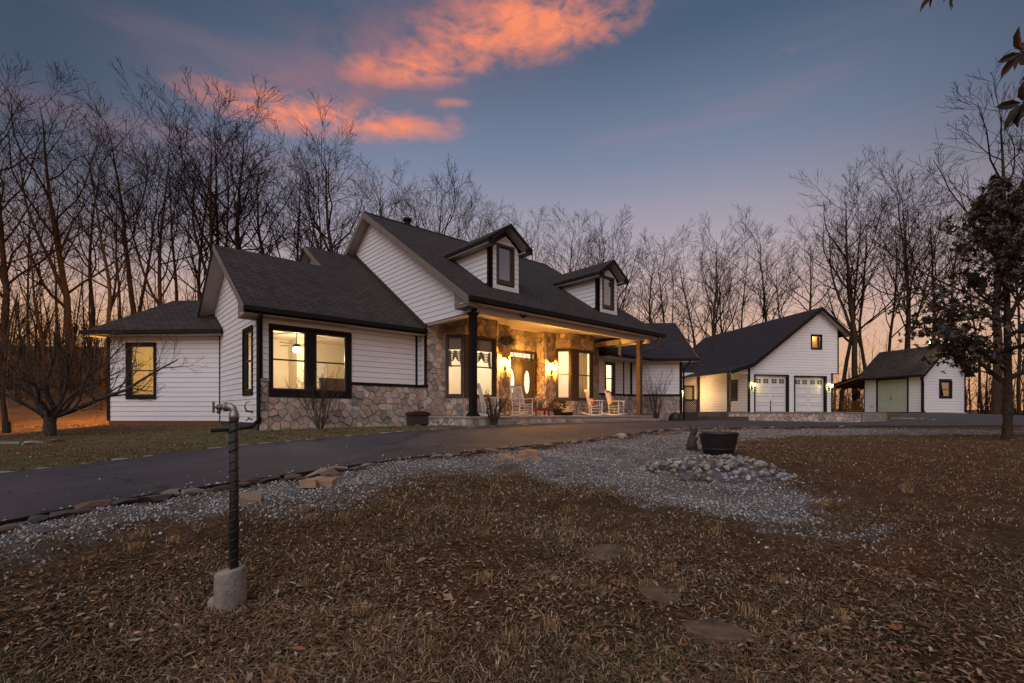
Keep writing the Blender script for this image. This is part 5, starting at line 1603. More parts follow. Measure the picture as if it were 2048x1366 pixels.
# ------------------------------------------------------------------ shed
SA = YAW - math.radians(75.7)
S0 = at_d(1845, 824, 30.5)
shed = thing('shed', 'white garden shed with sage green double doors and a lean-to', 'shed', (S0[0], S0[1], 0), SA)
SW, SD, SE = 3.60, 3.85, 2.80
SR = 4.5
swn = (1.36, 2.46, 1.05, 2.20)
sdo = (SD - 2.92, SD - .86, .17, 2.36)                    # on the left wall, u = SD - y
f0 = Fr(0, 0, 0); f1 = Fr(0, SD, -PI / 2)
mb = MB(); wall_core(mb, f0, 0, SW, -.4, SE, [hole_of(swn)]); mb.prism([(0, 0, SE), (SW, 0, SE), (SW / 2, 0, SR - .1)], (0, .1, 0)); wall_core(mb, f1, 0, SD, -.4, SE, [sdo]); mb.box(SW - .1, SW, .1, SD, -.4, SE); mb.box(.1, SW, SD - .1, SD, -.4, SE); mb.build('shed_wall', 'shade_sheath', shed)
sl2 = lambda z: (0, SW) if z < SE else ((z - SE) / (SR - SE) * SW / 2, SW - (z - SE) / (SR - SE) * SW / 2)
siding(shed, f0, .14, SR - .2, sl2, [swn], joined=True); siding(shed, f1, .17, SE, lambda z: (0, SD), [sdo], joined=True)
mb = MB(); mb.box(-.03, SW + .12, -.05, .02, -.3, .13); mb.build('skirt_board', 'siding', shed)
window(shed, f0, swn, [(swn[0] + .15, swn[1] - .15, swn[2] + .15, swn[3] - .15)], sky=True, proud=.05)
mb = MB(); mb.box(1.6, 2.3, .5, .55, 1.1, 2.1); mb.build('shelf', 'room_white', shed); lamp('shed_light', (2.6, .9, 2.0), 3, (1, .85, .5), .05, shed)
mb = MB(); mb.fbox(f0, -.06, .05, -.05, .05, .14, SE); mb.fbox(f0, SW - .06, SW + .03, -.05, .05, .0, SE); mb.fbox(f1, -.02, .05, -.04, .0, .17, SE); mb.build('corner_trim', 'trim_black', shed)
a, b, z0, z1 = sdo
mb = MB()
for q in rect_minus(a - .04, b + .04, z0, z1 + .05, [(a + .05, b - .05, z0, z1 - .04)]): mb.fbox(f1, q[0], q[1], -.05, .06, q[2], q[3])
mb.build('door_trim', 'trim_black', shed)
mid = (a + b) / 2
for k, (u0, u1) in enumerate(((a + .05, mid - .004), (mid + .004, b - .05))):
    mb = MB(); mb.fbox(f1, u0, u1, .0, .04, z0 + .01, z1 - .04); dd = mb.build('door', 'sage_door', shed)
    w3 = (u1 - u0 - .34) / 2
    for c in range(2):
        x0 = u0 + .12 + c * (w3 + .10)
        for y0, y1 in ((.40, .92), (1.05, 1.62), (1.78, 2.05)):
            pm = MB()
            for q in rect_minus(x0, x0 + w3, y0, y1, [(x0 + .022, x0 + w3 - .022, y0 + .022, y1 - .022)]): pm.fbox(f1, q[0], q[1], -.014, .0, q[2], q[3])
            pm.build('door_panel', 'sage_door', dd)
    if k == 0:
        pm = MB(); pm.lathe(f1.p(u1 - .06, -.03, 1.05), [(.04, -.03), (.04, .03)], 10); pm.lathe(f1.p(u1 - .06, -.03, 1.2), [(.03, -.025), (.03, .025)], 10); pm.build('door_knob', 'black_metal', dd)
mb = MB(); mb.fbox(f1, SD - 3.35, SD - 3.22, -.04, 0, .55, .60); mb.build('vent', 'black_metal', shed)
roof_slab(shed, [(-.36, -.35, SE - .28), (SW / 2, -.35, SR), (SW / 2, SD + .35, SR), (-.36, SD + .35, SE - .28)], (1, 0), 'shingle', .08)
roof_slab(shed, [(SW + .36, -.35, SE - .28), (SW / 2, -.35, SR), (SW / 2, SD + .35, SR), (SW + .36, SD + .35, SE - .28)], (-1, 0), 'shingle', .08)
mb = MB(); mb.box(-.46, -.362, -.36, SD + .36, SE - .42, SE - .30)
for s0, s1 in ((-.36, SW / 2), (SW + .36, SW / 2)): mb.prism([(s0, -.355, SE - .45), (s0, -.355, SE - .285), (s1, -.355, SR - .005), (s1, -.355, SR - .18)], (0, -.03, 0))
mb.build('fascia', 'trim_black', shed)
mb = MB(); mb.box(-.34, 0, -.3, SD + .3, SE - .40, SE - .37); mb.build('soffit', 'soffit', shed)
mb = MB(); mb.tube([(-.42, -.28, SE - .38), (-.42, -.2, SE - .52), (-.1, -.10, SE - .75), (-.09, -.1, SE - .9), (-.09, -.1, .25), (-.06, -.2, .12)], .055, 8); mb.build('downspout', 'trim_black', shed, True)
fx = thing('flood_light', 'bright flood light at the peak of the shed gable', 'flood light', tuple(Matrix.Translation(shed.location) @ Matrix.Rotation(SA, 4, 'Z') @ Vector((-.05, -.42, SR - .15))))
mb = MB(); mb.lathe((0, 0, 0), [(.04, -.06), (.07, .0), (.08, .05)], 10); mb.build('housing', 'black_metal', fx); mb = MB(); mb.lathe((0, 0, .12), [(.02, -.06), (.07, -.03), (.08, .02), (.03, .07)], 10); mb.build('bulb', 'bulb_w', fx, True)
mb = MB(); mb.tube([(0, 0, -.04), (.15, .12, -.35), (.5, .4, -.9)], .015, 5); mb.build('arm', 'black_metal', fx)
lamp('flood_beam', (-.05, -.1, .32), 90, (1, .80, .38), .06, fx)
# lean-to roof and its post
mb = MB(); mb.prism([(-.25, SD + .02, 2.78), (-.25, SD + .02, 2.86), (-.25, 6.75, 2.10), (-.25, 6.75, 2.02)], (3.4, 0, 0)); mb.build('lean_to_roof', 'shingle', shed)
for k in range(5):
    x = -.2 + k * .8; mb = MB(); mb.prism([(x, SD + .02, 2.62), (x, SD + .02, 2.77), (x, 6.7, 2.03), (x, 6.7, 1.89)], (.05, 0, 0)); mb.build('rafter', 'wood_y', shed)
for x in (-.18, 3.0):
    mb = MB(); mb.box(x, x + .1, 6.0, 6.1, .0, 2.08); mb.build('lean_to_post', 'wood_y', shed)
smx = Matrix.Translation(shed.location) @ Matrix.Rotation(SA, 4, 'Z')
sw = thing('porch_swing', 'yellow slatted wooden swing bench under the shed lean-to', 'swing bench', tuple(smx @ Vector((.35, 5.0, .12))), SA - PI / 2)
for k in range(13):
    x = -.78 + k * .128; mb = MB(); mb.bar((x, .0, .18), (x - .05, -.14, .82), .055, .02); mb.build('back_slat', 'wood_y', sw)
mb = MB(); mb.bar((-.86, -.14, .84), (.78, -.14, .84), .04, .07); mb.bar((-.82, .0, .16), (.82, .0, .16), .04, .06); mb.build('back_rail', 'wood_y', sw)
for k in range(5): mb = MB(); mb.box(-.82, .82, .04 + k * .1, .12 + k * .1, .14, .16); mb.build('seat_slat', 'wood_y', sw)
for s in (-1, 1):
    mb = MB(); mb.tube([(s * .8, .02, .2), (s * .8, .0, 2.2)], .008, 4); mb.build('chain', 'black_metal', sw)
cushion('pale yellow cushion on the shed swing bench', tuple(smx @ Vector((.35, 4.55, .98))), (.2, PI / 4, SA), 'drape')

# ------------------------------------------------------------------ yard: standpipe, tub, stones
pz, pd_ = ground_px(460, 1203)
hy = thing('yard_hydrant', 'wrapped standpipe with a brass tap rising from a concrete footing', 'water tap', (pz[0], pz[1], pz[2]), YAW - PI / 2)   # local x = camera right
mb = MB(); rnd = random.Random(3)
ring = [(.117 * math.cos(a) * (1 + .03 * math.sin(3 * a)), .117 * math.sin(a)) for a in np.linspace(0, 2 * PI, 25)[:-1]]
vs = []; fs = []; hs = [-.1, .04, .13, .205, .222]
for i, h in enumerate(hs):
    k = (1.0, 1.0, .99, .975, .93)[i]
    vs += [(x * k, y * k, h + (.02 * (x / .117) if i >= 3 else 0)) for x, y in ring]
n = len(ring)
for i in range(len(hs) - 1): fs += [(i * n + j, i * n + (j + 1) % n, (i + 1) * n + (j + 1) % n, (i + 1) * n + j) for j in range(n)]
fs.append(tuple(range((len(hs) - 1) * n, len(hs) * n)))
mb.add(vs, fs); mb.build('footing', 'conc_pale', hy, True)
mb = MB(); mb.lathe((-.105, -.05, -.05), [(.01, 0), (.045, .02), (.04, .07), (.015, .10)], 7); mb.build('spilled_concrete', 'conc_pale', hy)
mb = MB(); mb.tube([(.033, 0, .18), (.033, 0, .7), (.033, 0, 1.27)], .034, 14); mb.build('pipe', 'foam', hy, True)
mb = MB(); turns = 15; pts = []; rr = []
for i in range(turns * 12 + 1):
    a = 2 * PI * i / 12; z = .23 + 1.02 * i / (turns * 12)
    w_ = .5 + .5 * math.sin(i * .37) * math.sin(i * .11); pts.append((.033 + .0295 * math.cos(a), .0295 * math.sin(a), z + .006 * math.sin(i * .23))); rr.append(.0075 + .006 * w_ * min(1, max(0, (z - .45) / .4)))
mb.tube(pts, rr, 6); mb.build('spiral_wrap', 'foam', hy, True)
hy.scale = (.84, .84, 1.0)
K_ = .66
hp = lambda x, z: (.033 + x * K_, 0, 1.265 + z * K_)
mb = MB(); el_ = [hp(0, -.01), hp(0, .04)] + [hp(-.055 + .055 * math.cos(a), .045 + .052 * math.sin(a)) for a in np.linspace(0, PI / 2, 7)] + [hp(-.105, .097)]
mb.tube(el_, [.036, .032] + [.027] * 7 + [.027], 12); mb.lathe(hp(0, 0), [(.037, -.02), (.039, .0), (.037, .02)], 12); mb.tube([hp(-.09, .097), hp(-.118, .097)], .031, 12); mb.build('elbow', 'gunmetal', hy, True)
mb = MB(); mb.tube([hp(-.115, .095), hp(-.155, .095), hp(-.165, .092), hp(-.20, .092), hp(-.215, .092)], [.018, .018, .023, .023, .013], 10); mb.tube([hp(-.175, .085), hp(-.187, .05), hp(-.193, .03)], [.016, .014, .015], 9); mb.build('tap_body', 'brass', hy, True)
mb = MB(); mb.tube([hp(-.21, .092), hp(-.25, .092)], .007, 7); mb.bar(hp(-.253, .035), hp(-.253, .150), .013, .014); mb.build('tap_handle', 'brass', hy)

tbp, td = ground_px(1437, 908)
tub = thing('barrel_planter', 'black half barrel planter with dead stems beside the rock pile', 'planter', (tbp[0], tbp[1], tbp[2] - .02))
mb = MB(); mb.lathe((0, 0, 0), [(.27, 0), (.30, .10), (.345, .25), (.375, .42), (.385, .47), (.36, .47), (.35, .38)], 28); mb.build('tub', 'rubber', tub, True)
for z, r in ((.13, .318), (.44, .386)):
    mb = MB(); mb.lathe((0, 0, z), [(r - .02, -.012), (r + .004, -.012), (r + .004, .016), (r - .02, .016)], 28); mb.build('hoop', 'rubber', tub, True)
mb = MB(); mb.lathe((0, 0, .36), [(.345, -.02), (.345, .02), (.15, .05), (.02, .06)], 20); mb.build('soil', 'soil', tub, True)
mb = MB(); rnd = random.Random(9)
for i in range(150):
    a = rnd.uniform(0, 2 * PI); r = rnd.uniform(0, .31); h = rnd.uniform(.05, .16) if rnd.random() < .88 else rnd.uniform(.22, .36)
    p = np.array([r * math.cos(a), r * math.sin(a), .38]); q = p + np.array([rnd.gauss(0, .05), rnd.gauss(0, .05), h])
    mb.tube([p, (p + q) / 2 + np.array([rnd.gauss(0, .02), 0, .02]), q], [.004, .003, .0015], 3, False, rnd.choice([(.22, .14, .08), (.14, .09, .05), (.10, .10, .04), (.30, .2, .12)]))
mb.build('dead_stems', 'grass', tub, kind='stuff')

# small dark animal figure peering into the tub
sq, _ = ground_px(1386, 902)
stt = thing('garden_statue', 'dark weathered animal figurine with upright ears leaning on the barrel planter', 'statue', (sq[0], sq[1], sq[2] - .01), YAW - PI / 2)
bmx = bmesh.new()
J = [((.0, 0, .06), .10), ((-.045, .0, .15), .115), ((-.05, 0, .25), .10), ((-.02, 0, .34), .055), ((.015, -.01, .415), .068), ((.085, -.02, .40), .036), ((-.02, .03, .48), .022), ((-.05, .04, .57), .010), ((.035, -.05, .48), .022), ((.055, -.07, .57), .010),
     ((.03, -.06, .26), .036), ((.08, -.07, .30), .026), ((.03, .07, .26), .036), ((.09, .07, .30), .026), ((.05, -.08, .03), .04), ((.05, .08, .03), .04), ((-.12, 0, .05), .03)]
E_ = [(0, 1), (1, 2), (2, 3), (3, 4), (4, 5), (4, 6), (6, 7), (4, 8), (8, 9), (2, 10), (10, 11), (2, 12), (12, 13), (0, 14), (0, 15), (0, 16)]
bvs = [bmx.verts.new(p) for p, r in J]
for i, j in E_: bmx.edges.new((bvs[i], bvs[j]))
me = bpy.data.meshes.new('body'); bmx.to_mesh(me); bmx.free()
me.materials.append(MT['statue'])
so_ = bpy.data.objects.new('body', me); COL.objects.link(so_); so_.parent = stt
sk = so_.modifiers.new('skin', 'SKIN'); sk.use_smooth_shade = True
for v, (p, r) in zip(me.skin_vertices[0].data, J): v.radius = (r, r)
me.skin_vertices[0].data[0].use_root = True
so_.modifiers.new('sub', 'SUBSURF').levels = 2; so_.modifiers['sub'].render_levels = 2
mb = MB(); mb.lathe((0.01, 0, -.02), [(.13, 0), (.13, .05), (.11, .07)], 12); mb.build('base', 'statue', stt, True)


def rock_mesh(seed, flat=.7, n=14):
    r = random.Random(seed); bm = bmesh.new()
    for i in range(n):
        d = Vector((r.gauss(0, 1), r.gauss(0, 1), r.gauss(0, 1))).normalized()
        d = Vector(max(-.8, min(.8, c)) for c in d)
        bm.verts.new((d.x, d.y * r.uniform(.75, 1), d.z * flat))
    h = bmesh.ops.convex_hull(bm, input=bm.verts[:])
    for v in [g for g in h['geom_interior'] if isinstance(g, bmesh.types.BMVert)]: bm.verts.remove(v)
    bmesh.ops.recalc_face_normals(bm, faces=bm.faces[:])
    me = bpy.data.meshes.new('rock'); bm.to_mesh(me); bm.free()
    return me


def tinted(me, t, m):
    at = me.attributes.new('tint', 'FLOAT_COLOR', 'POINT')
    at.data.foreach_set('color', np.tile(np.array([*t, 1], dtype=np.float32), len(me.vertices)))
    me.materials.append(MT[m]); return me


# river rock pile: every rock that shows is a piece of its own
RT = [(.30, .285, .29), (.24, .235, .25), (.36, .335, .31), (.34, .25, .16), (.20, .15, .12), (.42, .40, .38), (.28, .25, .23), (.17, .165, .175)]
protos = [tinted(rock_mesh(100 + i, random.Random(i).uniform(.5, .8)), RT[i % len(RT)], 'rock') for i in range(24)]
pc = ground_px(1428, 950)[0]
ru = Vector((RGT[0], RGT[1], 0)); fu = Vector((FWD[0], FWD[1], 0))
pile = thing('rock_pile', 'heap of grey and tan river rocks in front of the barrel planter', 'rock pile', (pc[0], pc[1], pc[2]))
prnd = random.Random(17); spots = []
for i in range(430):
    a = prnd.uniform(0, 2 * PI); r = math.sqrt(prnd.random())
    u = r * math.cos(a) * 1.22 + .05; w = r * math.sin(a) * .74
    u += -.18 * w                                          # the heap trails off to lower right
    h = max(0, 1 - (u / 1.25) ** 2 - (w / .80) ** 2)
    x = pc[0] + ru.x * u + fu.x * w; y = pc[1] + ru.y * u + fu.y * w
    spots.append((x, y, g1(x, y) + .30 * h ** .9 + prnd.uniform(-.02, .03), prnd.uniform(.030, .064)))
spots.sort(key=lambda s: (s[0] - CAM[0]) ** 2 + (s[1] - CAM[1]) ** 2)
for i, (x, y, z, r) in enumerate(spots[:292]):
    o = bpy.data.objects.new('rock', prnd.choice(protos)); COL.objects.link(o); o.parent = pile
    o.location = (x - pc[0], y - pc[1], z - pc[2]); o.scale = (r * prnd.uniform(.9, 1.4), r, r); o.rotation_euler = (prnd.uniform(-.6, .6), prnd.uniform(-.6, .6), prnd.uniform(0, 6.3))
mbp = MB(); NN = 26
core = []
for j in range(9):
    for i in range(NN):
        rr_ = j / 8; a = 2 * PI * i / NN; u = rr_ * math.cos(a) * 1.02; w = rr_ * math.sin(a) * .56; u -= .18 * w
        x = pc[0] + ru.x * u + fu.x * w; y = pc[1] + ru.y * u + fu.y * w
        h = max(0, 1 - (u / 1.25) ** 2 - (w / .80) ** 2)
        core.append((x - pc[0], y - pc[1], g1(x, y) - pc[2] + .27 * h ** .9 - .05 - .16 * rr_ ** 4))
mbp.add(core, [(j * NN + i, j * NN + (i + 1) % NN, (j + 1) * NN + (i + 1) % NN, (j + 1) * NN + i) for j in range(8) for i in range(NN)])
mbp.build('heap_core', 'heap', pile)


# edging stones along both sides of the drive
def resample(pts, step):
    P = [np.array(p, float) for p in pts]; out = []; acc = 0
    for a, b in zip(P, P[1:]):
        L = np.linalg.norm(b - a); t = acc
        while t < L:
            out.append((a + (b - a) * t / L, math.atan2(*(b - a)[::-1]))); t += step
        acc = t - L
    return out


ET = [(.10, .08, .068), (.13, .092, .07), (.19, .165, .14), (.065, .055, .05), (.25, .215, .175), (.15, .085, .058)]
eprot = [tinted(rock_mesh(200 + i, .55, 18), ET[i % 6], 'rock') for i in range(18)]
edge = thing('stone_edging', 'row of rough stones edging the yard side of the driveway', 'edging stones', (-6.7, -5.3, g1(-6.7, -5.3)))
ernd = random.Random(31)
near_line = [(x + .05, y - .10) for x, y in NEAR[:12]]
for (p, a) in resample(near_line, .23):
    if ernd.random() < .04: continue
    L = ernd.uniform(.09, .19); hgt = ernd.uniform(.03, .07)
    x, y = p[0] + ernd.gauss(0, .05), p[1] + ernd.gauss(0, .05)
    o = bpy.data.objects.new('edging_stone', ernd.choice(eprot)); COL.objects.link(o); o.parent = edge
    o.location = (x - edge.location.x, y - edge.location.y, g1(x, y) + hgt * .30 - edge.location.z); o.scale = (L * 1.15, ernd.uniform(.07, .12), hgt * 1.5); o.rotation_euler = (ernd.gauss(0, .08), ernd.gauss(0, .08), a + ernd.gauss(0, .15))
edge2 = thing('lawn_edging', 'thin pale flat stones edging the lawn side of the driveway', 'edging stones', (-5.4, -1.55, g1(-5.4, -1.55)))
fprot = [tinted(rock_mesh(260 + i, .4, 16), t, 'rock') for i, t in enumerate([(.27, .23, .18), (.33, .29, .24), (.22, .175, .13)])]
for (p, a) in resample([(x, y + .07) for x, y in FAR], .46):
    if ernd.random() < .25: continue
    L = ernd.uniform(.14, .27); x, y = p[0] + ernd.gauss(0, .03), p[1] + ernd.gauss(0, .04)
    o = bpy.data.objects.new('edging_stone', ernd.choice(fprot)); COL.objects.link(o); o.parent = edge2
    o.location = (x - edge2.location.x, y - edge2.location.y, g1(x, y) + .012 - edge2.location.z); o.scale = (L, ernd.uniform(.06, .12), ernd.uniform(.05, .10)); o.rotation_euler = (0, 0, a + ernd.gauss(0, .12))
# stones kerbing the bed under the little tree, and by the terrace end
for nm, lb, pts, st in (('bed_edging', 'flat stones round the bed under the spreading bare tree', [(15, 890), (60, 888), (120, 882), (165, 878)], .5), ('terrace_rubble', 'loose stones and rubble beside the pale terrace end block', [(1770, 838), (1800, 838), (1840, 839), (1870, 841)], .42)):
    P = [ground_px(*q)[0] for q in pts]; t = thing(nm, lb, 'edging stones', tuple(P[0]))
    for (p, a) in resample([q[:2] for q in P], st):
        o = bpy.data.objects.new('edging_stone', ernd.choice(eprot + fprot)); COL.objects.link(o); o.parent = t
        o.location = (p[0] - P[0][0], p[1] - P[0][1], g1(*p) + .03 - P[0][2]); o.scale = (ernd.uniform(.2, .34), .16, .12); o.rotation_euler = (0, 0, a + ernd.gauss(0, .2))


def boulder(label, px, py, s, seed, tint):
    p, d = ground_px(px, py)
    o = bpy.data.objects.new('boulder', tinted(rock_mesh(seed, .7, 22), tint, 'rock')); COL.objects.link(o)
    o.location = (p[0], p[1], p[2] + s[2] * .25); o.scale = s; o.rotation_euler = (0, 0, seed)
    tag(o, label, 'boulder')


boulder('tan boulder on the gravel just right of the wrapped standpipe', 497, 1003, (.17, .13, .13), 301, (.22, .165, .115))
boulder('flat dark slab of rock on the gravel at the far left', 105, 1062, (.15, .10, .035), 302, (.075, .065, .062))
boulder('pale boulder in the edging row nearest the gravel mound', 1244, 876, (.20, .15, .16), 303, (.36, .33, .30))
boulder('squarish tan boulder in the edging row left of the pavers', 658, 949, (.17, .12, .12), 304, (.23, .17, .125))

# loose pavers
PV = [(620, 972, .2), (633, 965, -.4), (655, 966, .1), (998, 922, .5), (1012, 915, -.2), (1020, 920, .3), (1035, 922, .15), (1050, 912, -.1), (1062, 912, .2), (1068, 920, .35), (1040, 916, .6)]
ordn = ['first', 'second', 'third', 'fourth', 'fifth', 'sixth', 'seventh', 'eighth']
for i, (px, py, r) in enumerate(PV):
    p, d = ground_px(px, py)
    mb = MB(); mb.hexa([(-.135, -.095, -.03), (.135, -.095, -.03), (.135, .095, -.03), (-.135, .095, -.03), (-.128, -.088, .045), (.128, -.088, .045), (.128, .088, .045), (-.128, .088, .045)])
    o = mb.build('paver', 'paver'); o.location = (p[0], p[1], p[2] + .01 + (.05 if i in (7, 8) else 0)); o.rotation_euler = (.05 * math.sin(i), .12 * math.cos(i * 2), YAW + r)
    tag(o, ('%s from the left of the three buff pavers lying on the gravel' % ordn[i]) if i < 3 else ('%s from the left in the loose heap of buff pavers' % ordn[i - 3]), 'paver', 'loose buff pavers')

# stepping slabs sunk in the leaf litter
for i, (px, py, s, lb) in enumerate([(1210, 1106, .26, 'farthest sandstone stepping slab, dark stained on top'), (1318, 1182, .23, 'middle sandstone stepping slab with gravel on its near edge'), (1432, 1262, .20, 'pale stepping slab half buried in leaves')]):
    p, d = ground_px(px, py); r = random.Random(i + 3); n = 9
    mb = MB(); ring = [(s * r.uniform(.8, 1.15) * math.cos(2 * PI * k / n), s * .72 * r.uniform(.8, 1.15) * math.sin(2 * PI * k / n)) for k in range(n)]
    mb.add([(x, y, -.08) for x, y in ring] + [(x, y, .014) for x, y in ring] + [(x * .93, y * .93, .024) for x, y in ring], [(k, (k + 1) % n, n + (k + 1) % n, n + k) for k in range(n)] + [(n + k, n + (k + 1) % n, 2 * n + (k + 1) % n, 2 * n + k) for k in range(n)] + [tuple(range(2 * n, 3 * n))])
    o = mb.build('stepping_slab', 'flag'); o.location = (p[0], p[1], p[2] - .004); o.rotation_euler = (.03, -.03, i); tag(o, lb, 'stepping stone')

# ------------------------------------------------------------------ trees
def unit(v): return v / (np.sqrt(v @ v) + 1e-12)


RMIN = .0036


def branch(mb, p, d, L, r, k, n, rnd, wob=.12, grav=.10, taper=.25):
    """one tapering bending limb; returns its points, directions and radii"""
    pts = [p]; ds = [d]; rs = [r]; seg = L / k
    for i in range(k):
        d = unit(d + rnd.normal(0, wob, 3) + np.array([0, 0, grav]))
        p = p + d * seg; pts.append(p); ds.append(d); rs.append(max(RMIN, r * (1 - (1 - taper) * (i + 1) / k)))
    mb.tube(pts, rs, n, False)
    return pts, ds, rs


def side_dir(d, ang, az):
    a = unit(np.cross(d, [0.31, .77, .55])); b = np.cross(d, a)
    return unit(d * math.cos(ang) + (a * math.cos(az) + b * math.sin(az)) * math.sin(ang))


def grow(mb, pts, ds, rs, L, level, rnd, spec):
    if level >= len(spec): return
    cnt, ang, lf, k, n, t0 = spec[level]
    az = rnd.uniform(0, 6.28); m = len(pts) - 1
    for c in range(cnt):
        t = t0 + (1 - t0) * (c + rnd.uniform(.2, .8)) / cnt; f = t * m; i = min(int(f), m - 1); q = f - i
        p = pts[i] * (1 - q) + pts[i + 1] * q; az += 2.4 + rnd.normal(0, .3)
        d = side_dir(ds[i], ang + rnd.normal(0, .13), az)
        l = L * lf * (1.15 - .65 * t) * rnd.uniform(.75, 1.25); r = rs[i] * rnd.uniform(.42, .62)
        a, b, c_r = branch(mb, p, d, l, max(r, .005), k, n, rnd, .14, .11)
        grow(mb, a, b, c_r, l, level + 1, rnd, spec)


def forest_proto(seed, H=20., r0=.21, fork=False, low=.38):
    rnd = np.random.default_rng(seed); tr = MB(); cr = MB()
    k = 14; p = np.array([0., 0, -.4]); d = np.array([0, 0, 1.]); pts = [p]; ds = [d]; rs = [r0 * 1.25]
    lean = rnd.normal(0, .02, 3)
    for i in range(k):
        d = unit(d + rnd.normal(0, .045, 3) + lean * .4 + np.array([0, 0, .08])); p = p + d * (H + .4) / k
        t = (i + 1) / k; pts.append(p); ds.append(d); rs.append(r0 * (1 - t) ** .85 + .012)
    tr.tube(pts, rs, 8, False)
    global RMIN; RMIN = .0095
    spec = [(15, .76, .38, 6, 5, low), (7, .66, .48, 4, 4, .2), (6, .62, .55, 3, 3, .2)]
    if fork:
        f = int(k * .42); a, b, c = branch(tr, pts[f], side_dir(ds[f], .38, rnd.uniform(0, 6)), H * .52, rs[f] * .75, 8, 7, rnd, .07, .12, .15)
        grow(cr, a, b, c, H * .52, 0, rnd, [(9, .65, .34, 5, 5, .25)] + spec[1:])
    grow(cr, pts, ds, rs, H, 0, rnd, spec)
    return tr, cr


tree_protos = []
for i in range(7):
    tr, cr = forest_proto(500 + i, 20, (.20, .17, .22, .15, .24, .18, .16)[i], i in (1, 4, 6), (.42, .36, .5, .40, .30, .46, .34)[i])
    t = thing('bare_tree', 'x', 'tree', (0, 0, 0), 0, 'bare trees of the surrounding woods')
    tr.build('trunk', 'bark', t, True); cr.build('crown', 'bark_far', t)
    t['tall'] = max(v[2] for v in cr.v)
    tree_protos.append(t)
RMIN = .0036
ORD = ['first', 'second', 'third', 'fourth', 'fifth', 'sixth', 'seventh', 'eighth', 'ninth', 'tenth', 'eleventh', 'twelfth', 'thirteenth', 'fourteenth', 'fifteenth', 'sixteenth', 'seventeenth', 'eighteenth', 'nineteenth', 'twentieth', 'twenty-first', 'twenty-second', 'twenty-third', 'twenty-fourth', 'twenty-fifth', 'twenty-sixth']
LEFT = [(-40, 120, 26, 1), (10, 108, 30, 4), (62, 330, 33, 3), (92, 370, 27, 5), (118, 400, 36, 2), (150, 158, 29, 4), (172, 205, 38, 0), (205, 178, 27, 1), (238, 300, 36, 3), (268, 250, 40, 5), (296, 190, 33, 2), (330, 196, 31, 6), (352, 260, 44, 3), (386, 212, 34, 0), (425, 172, 32, 4), (452, 178, 36, 6), (488, 195, 35, 2), (520, 240, 42, 5), (556, 222, 38, 0), (590, 290, 46, 3), (612, 262, 41, 6), (648, 258, 40, 1), (688, 250, 37, 4), (742, 300, 44, 5)]
MIDL = [(790, 318, 50, 0), (826, 330, 48, 3), (858, 305, 46, 2), (898, 342, 50, 5), (930, 360, 54, 3), (1000, 408, 56, 2), (1042, 402, 52, 0), (1078, 398, 50, 6), (1112, 404, 55, 5), (1150, 412, 52, 3), (1196, 428, 56, 2), (1240, 412, 50, 4), (1262, 440, 58, 5), (1304, 440, 52, 0), (1345, 452, 55, 6), (1392, 432, 48, 1), (1418, 424, 46, 4), (1450, 455, 54, 3), (1490, 440, 50, 6), (1538, 412, 47, 0), (1580, 470, 58, 5), (1632, 430, 50, 2)]
RITE = [(1680, 330, 44, 5), (1712, 312, 38, 4), (1742, 345, 40, 1), (1775, 380, 46, 3), (1808, 300, 42, 6), (1832, 282, 37, 0), (1878, 360, 44, 5), (1915, 400, 48, 2), (1965, 420, 46, 3), (1992, 142, 30, 4), (2060, 200, 33, 1), (2040, 380, 45, 6), (2110, 300, 36, 0)]
used = set(); trnd = random.Random(77)
for grp, lb in ((LEFT, '%s bare tree from the left edge in the woods left of the house'), (MIDL, '%s bare tree from the left in the row rising behind the main roof'), (RITE, '%s bare tree from the left in the woods behind garage and shed')):
    for i, (px, ty, d, k) in enumerate(grp):
        x, y, _ = at_d(px, 0, d); z = g1(x, y); top = CAM[2] + (HYP - ty) / FPX * d
        src = tree_protos[k]; s = (top - z) / src['tall']; sxy = s * trnd.uniform(1.0, 1.25); lab = lb % ORD[i]; rz = trnd.uniform(0, 6.28)
        if k not in used:
            used.add(k); src.location = (x, y, z); src.rotation_euler = (0, 0, rz); src.scale = (sxy, sxy, s); src['label'] = lab
        else:
            o = dup(src, (x, y, z), rz, (sxy, sxy, s), lab); o.rotation_euler = (trnd.gauss(0, .035), trnd.gauss(0, .035), rz)


# far woods and undergrowth: one mass of thin stems
def thin_stem(mb, p, H, rnd, dense=1.0):
    pts, ds, rs = branch(mb, p, unit(np.array([rnd.normal(0, .06), rnd.normal(0, .06), 1])), H, .012 * H ** .75 + .012, 6, 4, rnd, .06, .06, .12)
    grow(mb, pts, ds, rs, H, 0, rnd, [(int(11 * dense), .7, .30, 3, 3, .12), (4, .65, .5, 2, 3, .2)])


mb = MB(); wr = np.random.default_rng(4); RMIN = .008
for i in range(270):
    px = wr.uniform(-250, 2300) if i < 190 else wr.uniform(-100, 700); d = wr.uniform(38, 75)
    if px < 230: d = wr.uniform(23, 55)
    elif px < 700: d = wr.uniform(27, 55)
    elif px > 1650: d = wr.uniform(40, 64)
    x, y, _ = at_d(px, 0, d); z = g1(x, y)
    H = wr.uniform(3.0, 9.5) if px < 700 or px > 1650 else wr.uniform(6, 13)
    thin_stem(mb, np.array([x, y, z - .1]), H, wr)
for i in range(420):
    px = wr.choice([wr.uniform(-150, 260), wr.uniform(200, 1000), wr.uniform(1300, 1700), wr.uniform(1640, 2250), wr.uniform(1640, 2250)]); d = wr.uniform(24, 50) if px < 260 else wr.uniform(37, 60)
    x, y, _ = at_d(px, 0, d); thin_stem(mb, np.array([x, y, g1(x, y) - .1]), wr.uniform(1.6, 5.5), wr, .8)
mb.build('distant_woods', 'bark_far', None, kind='stuff'); RMIN = .0036

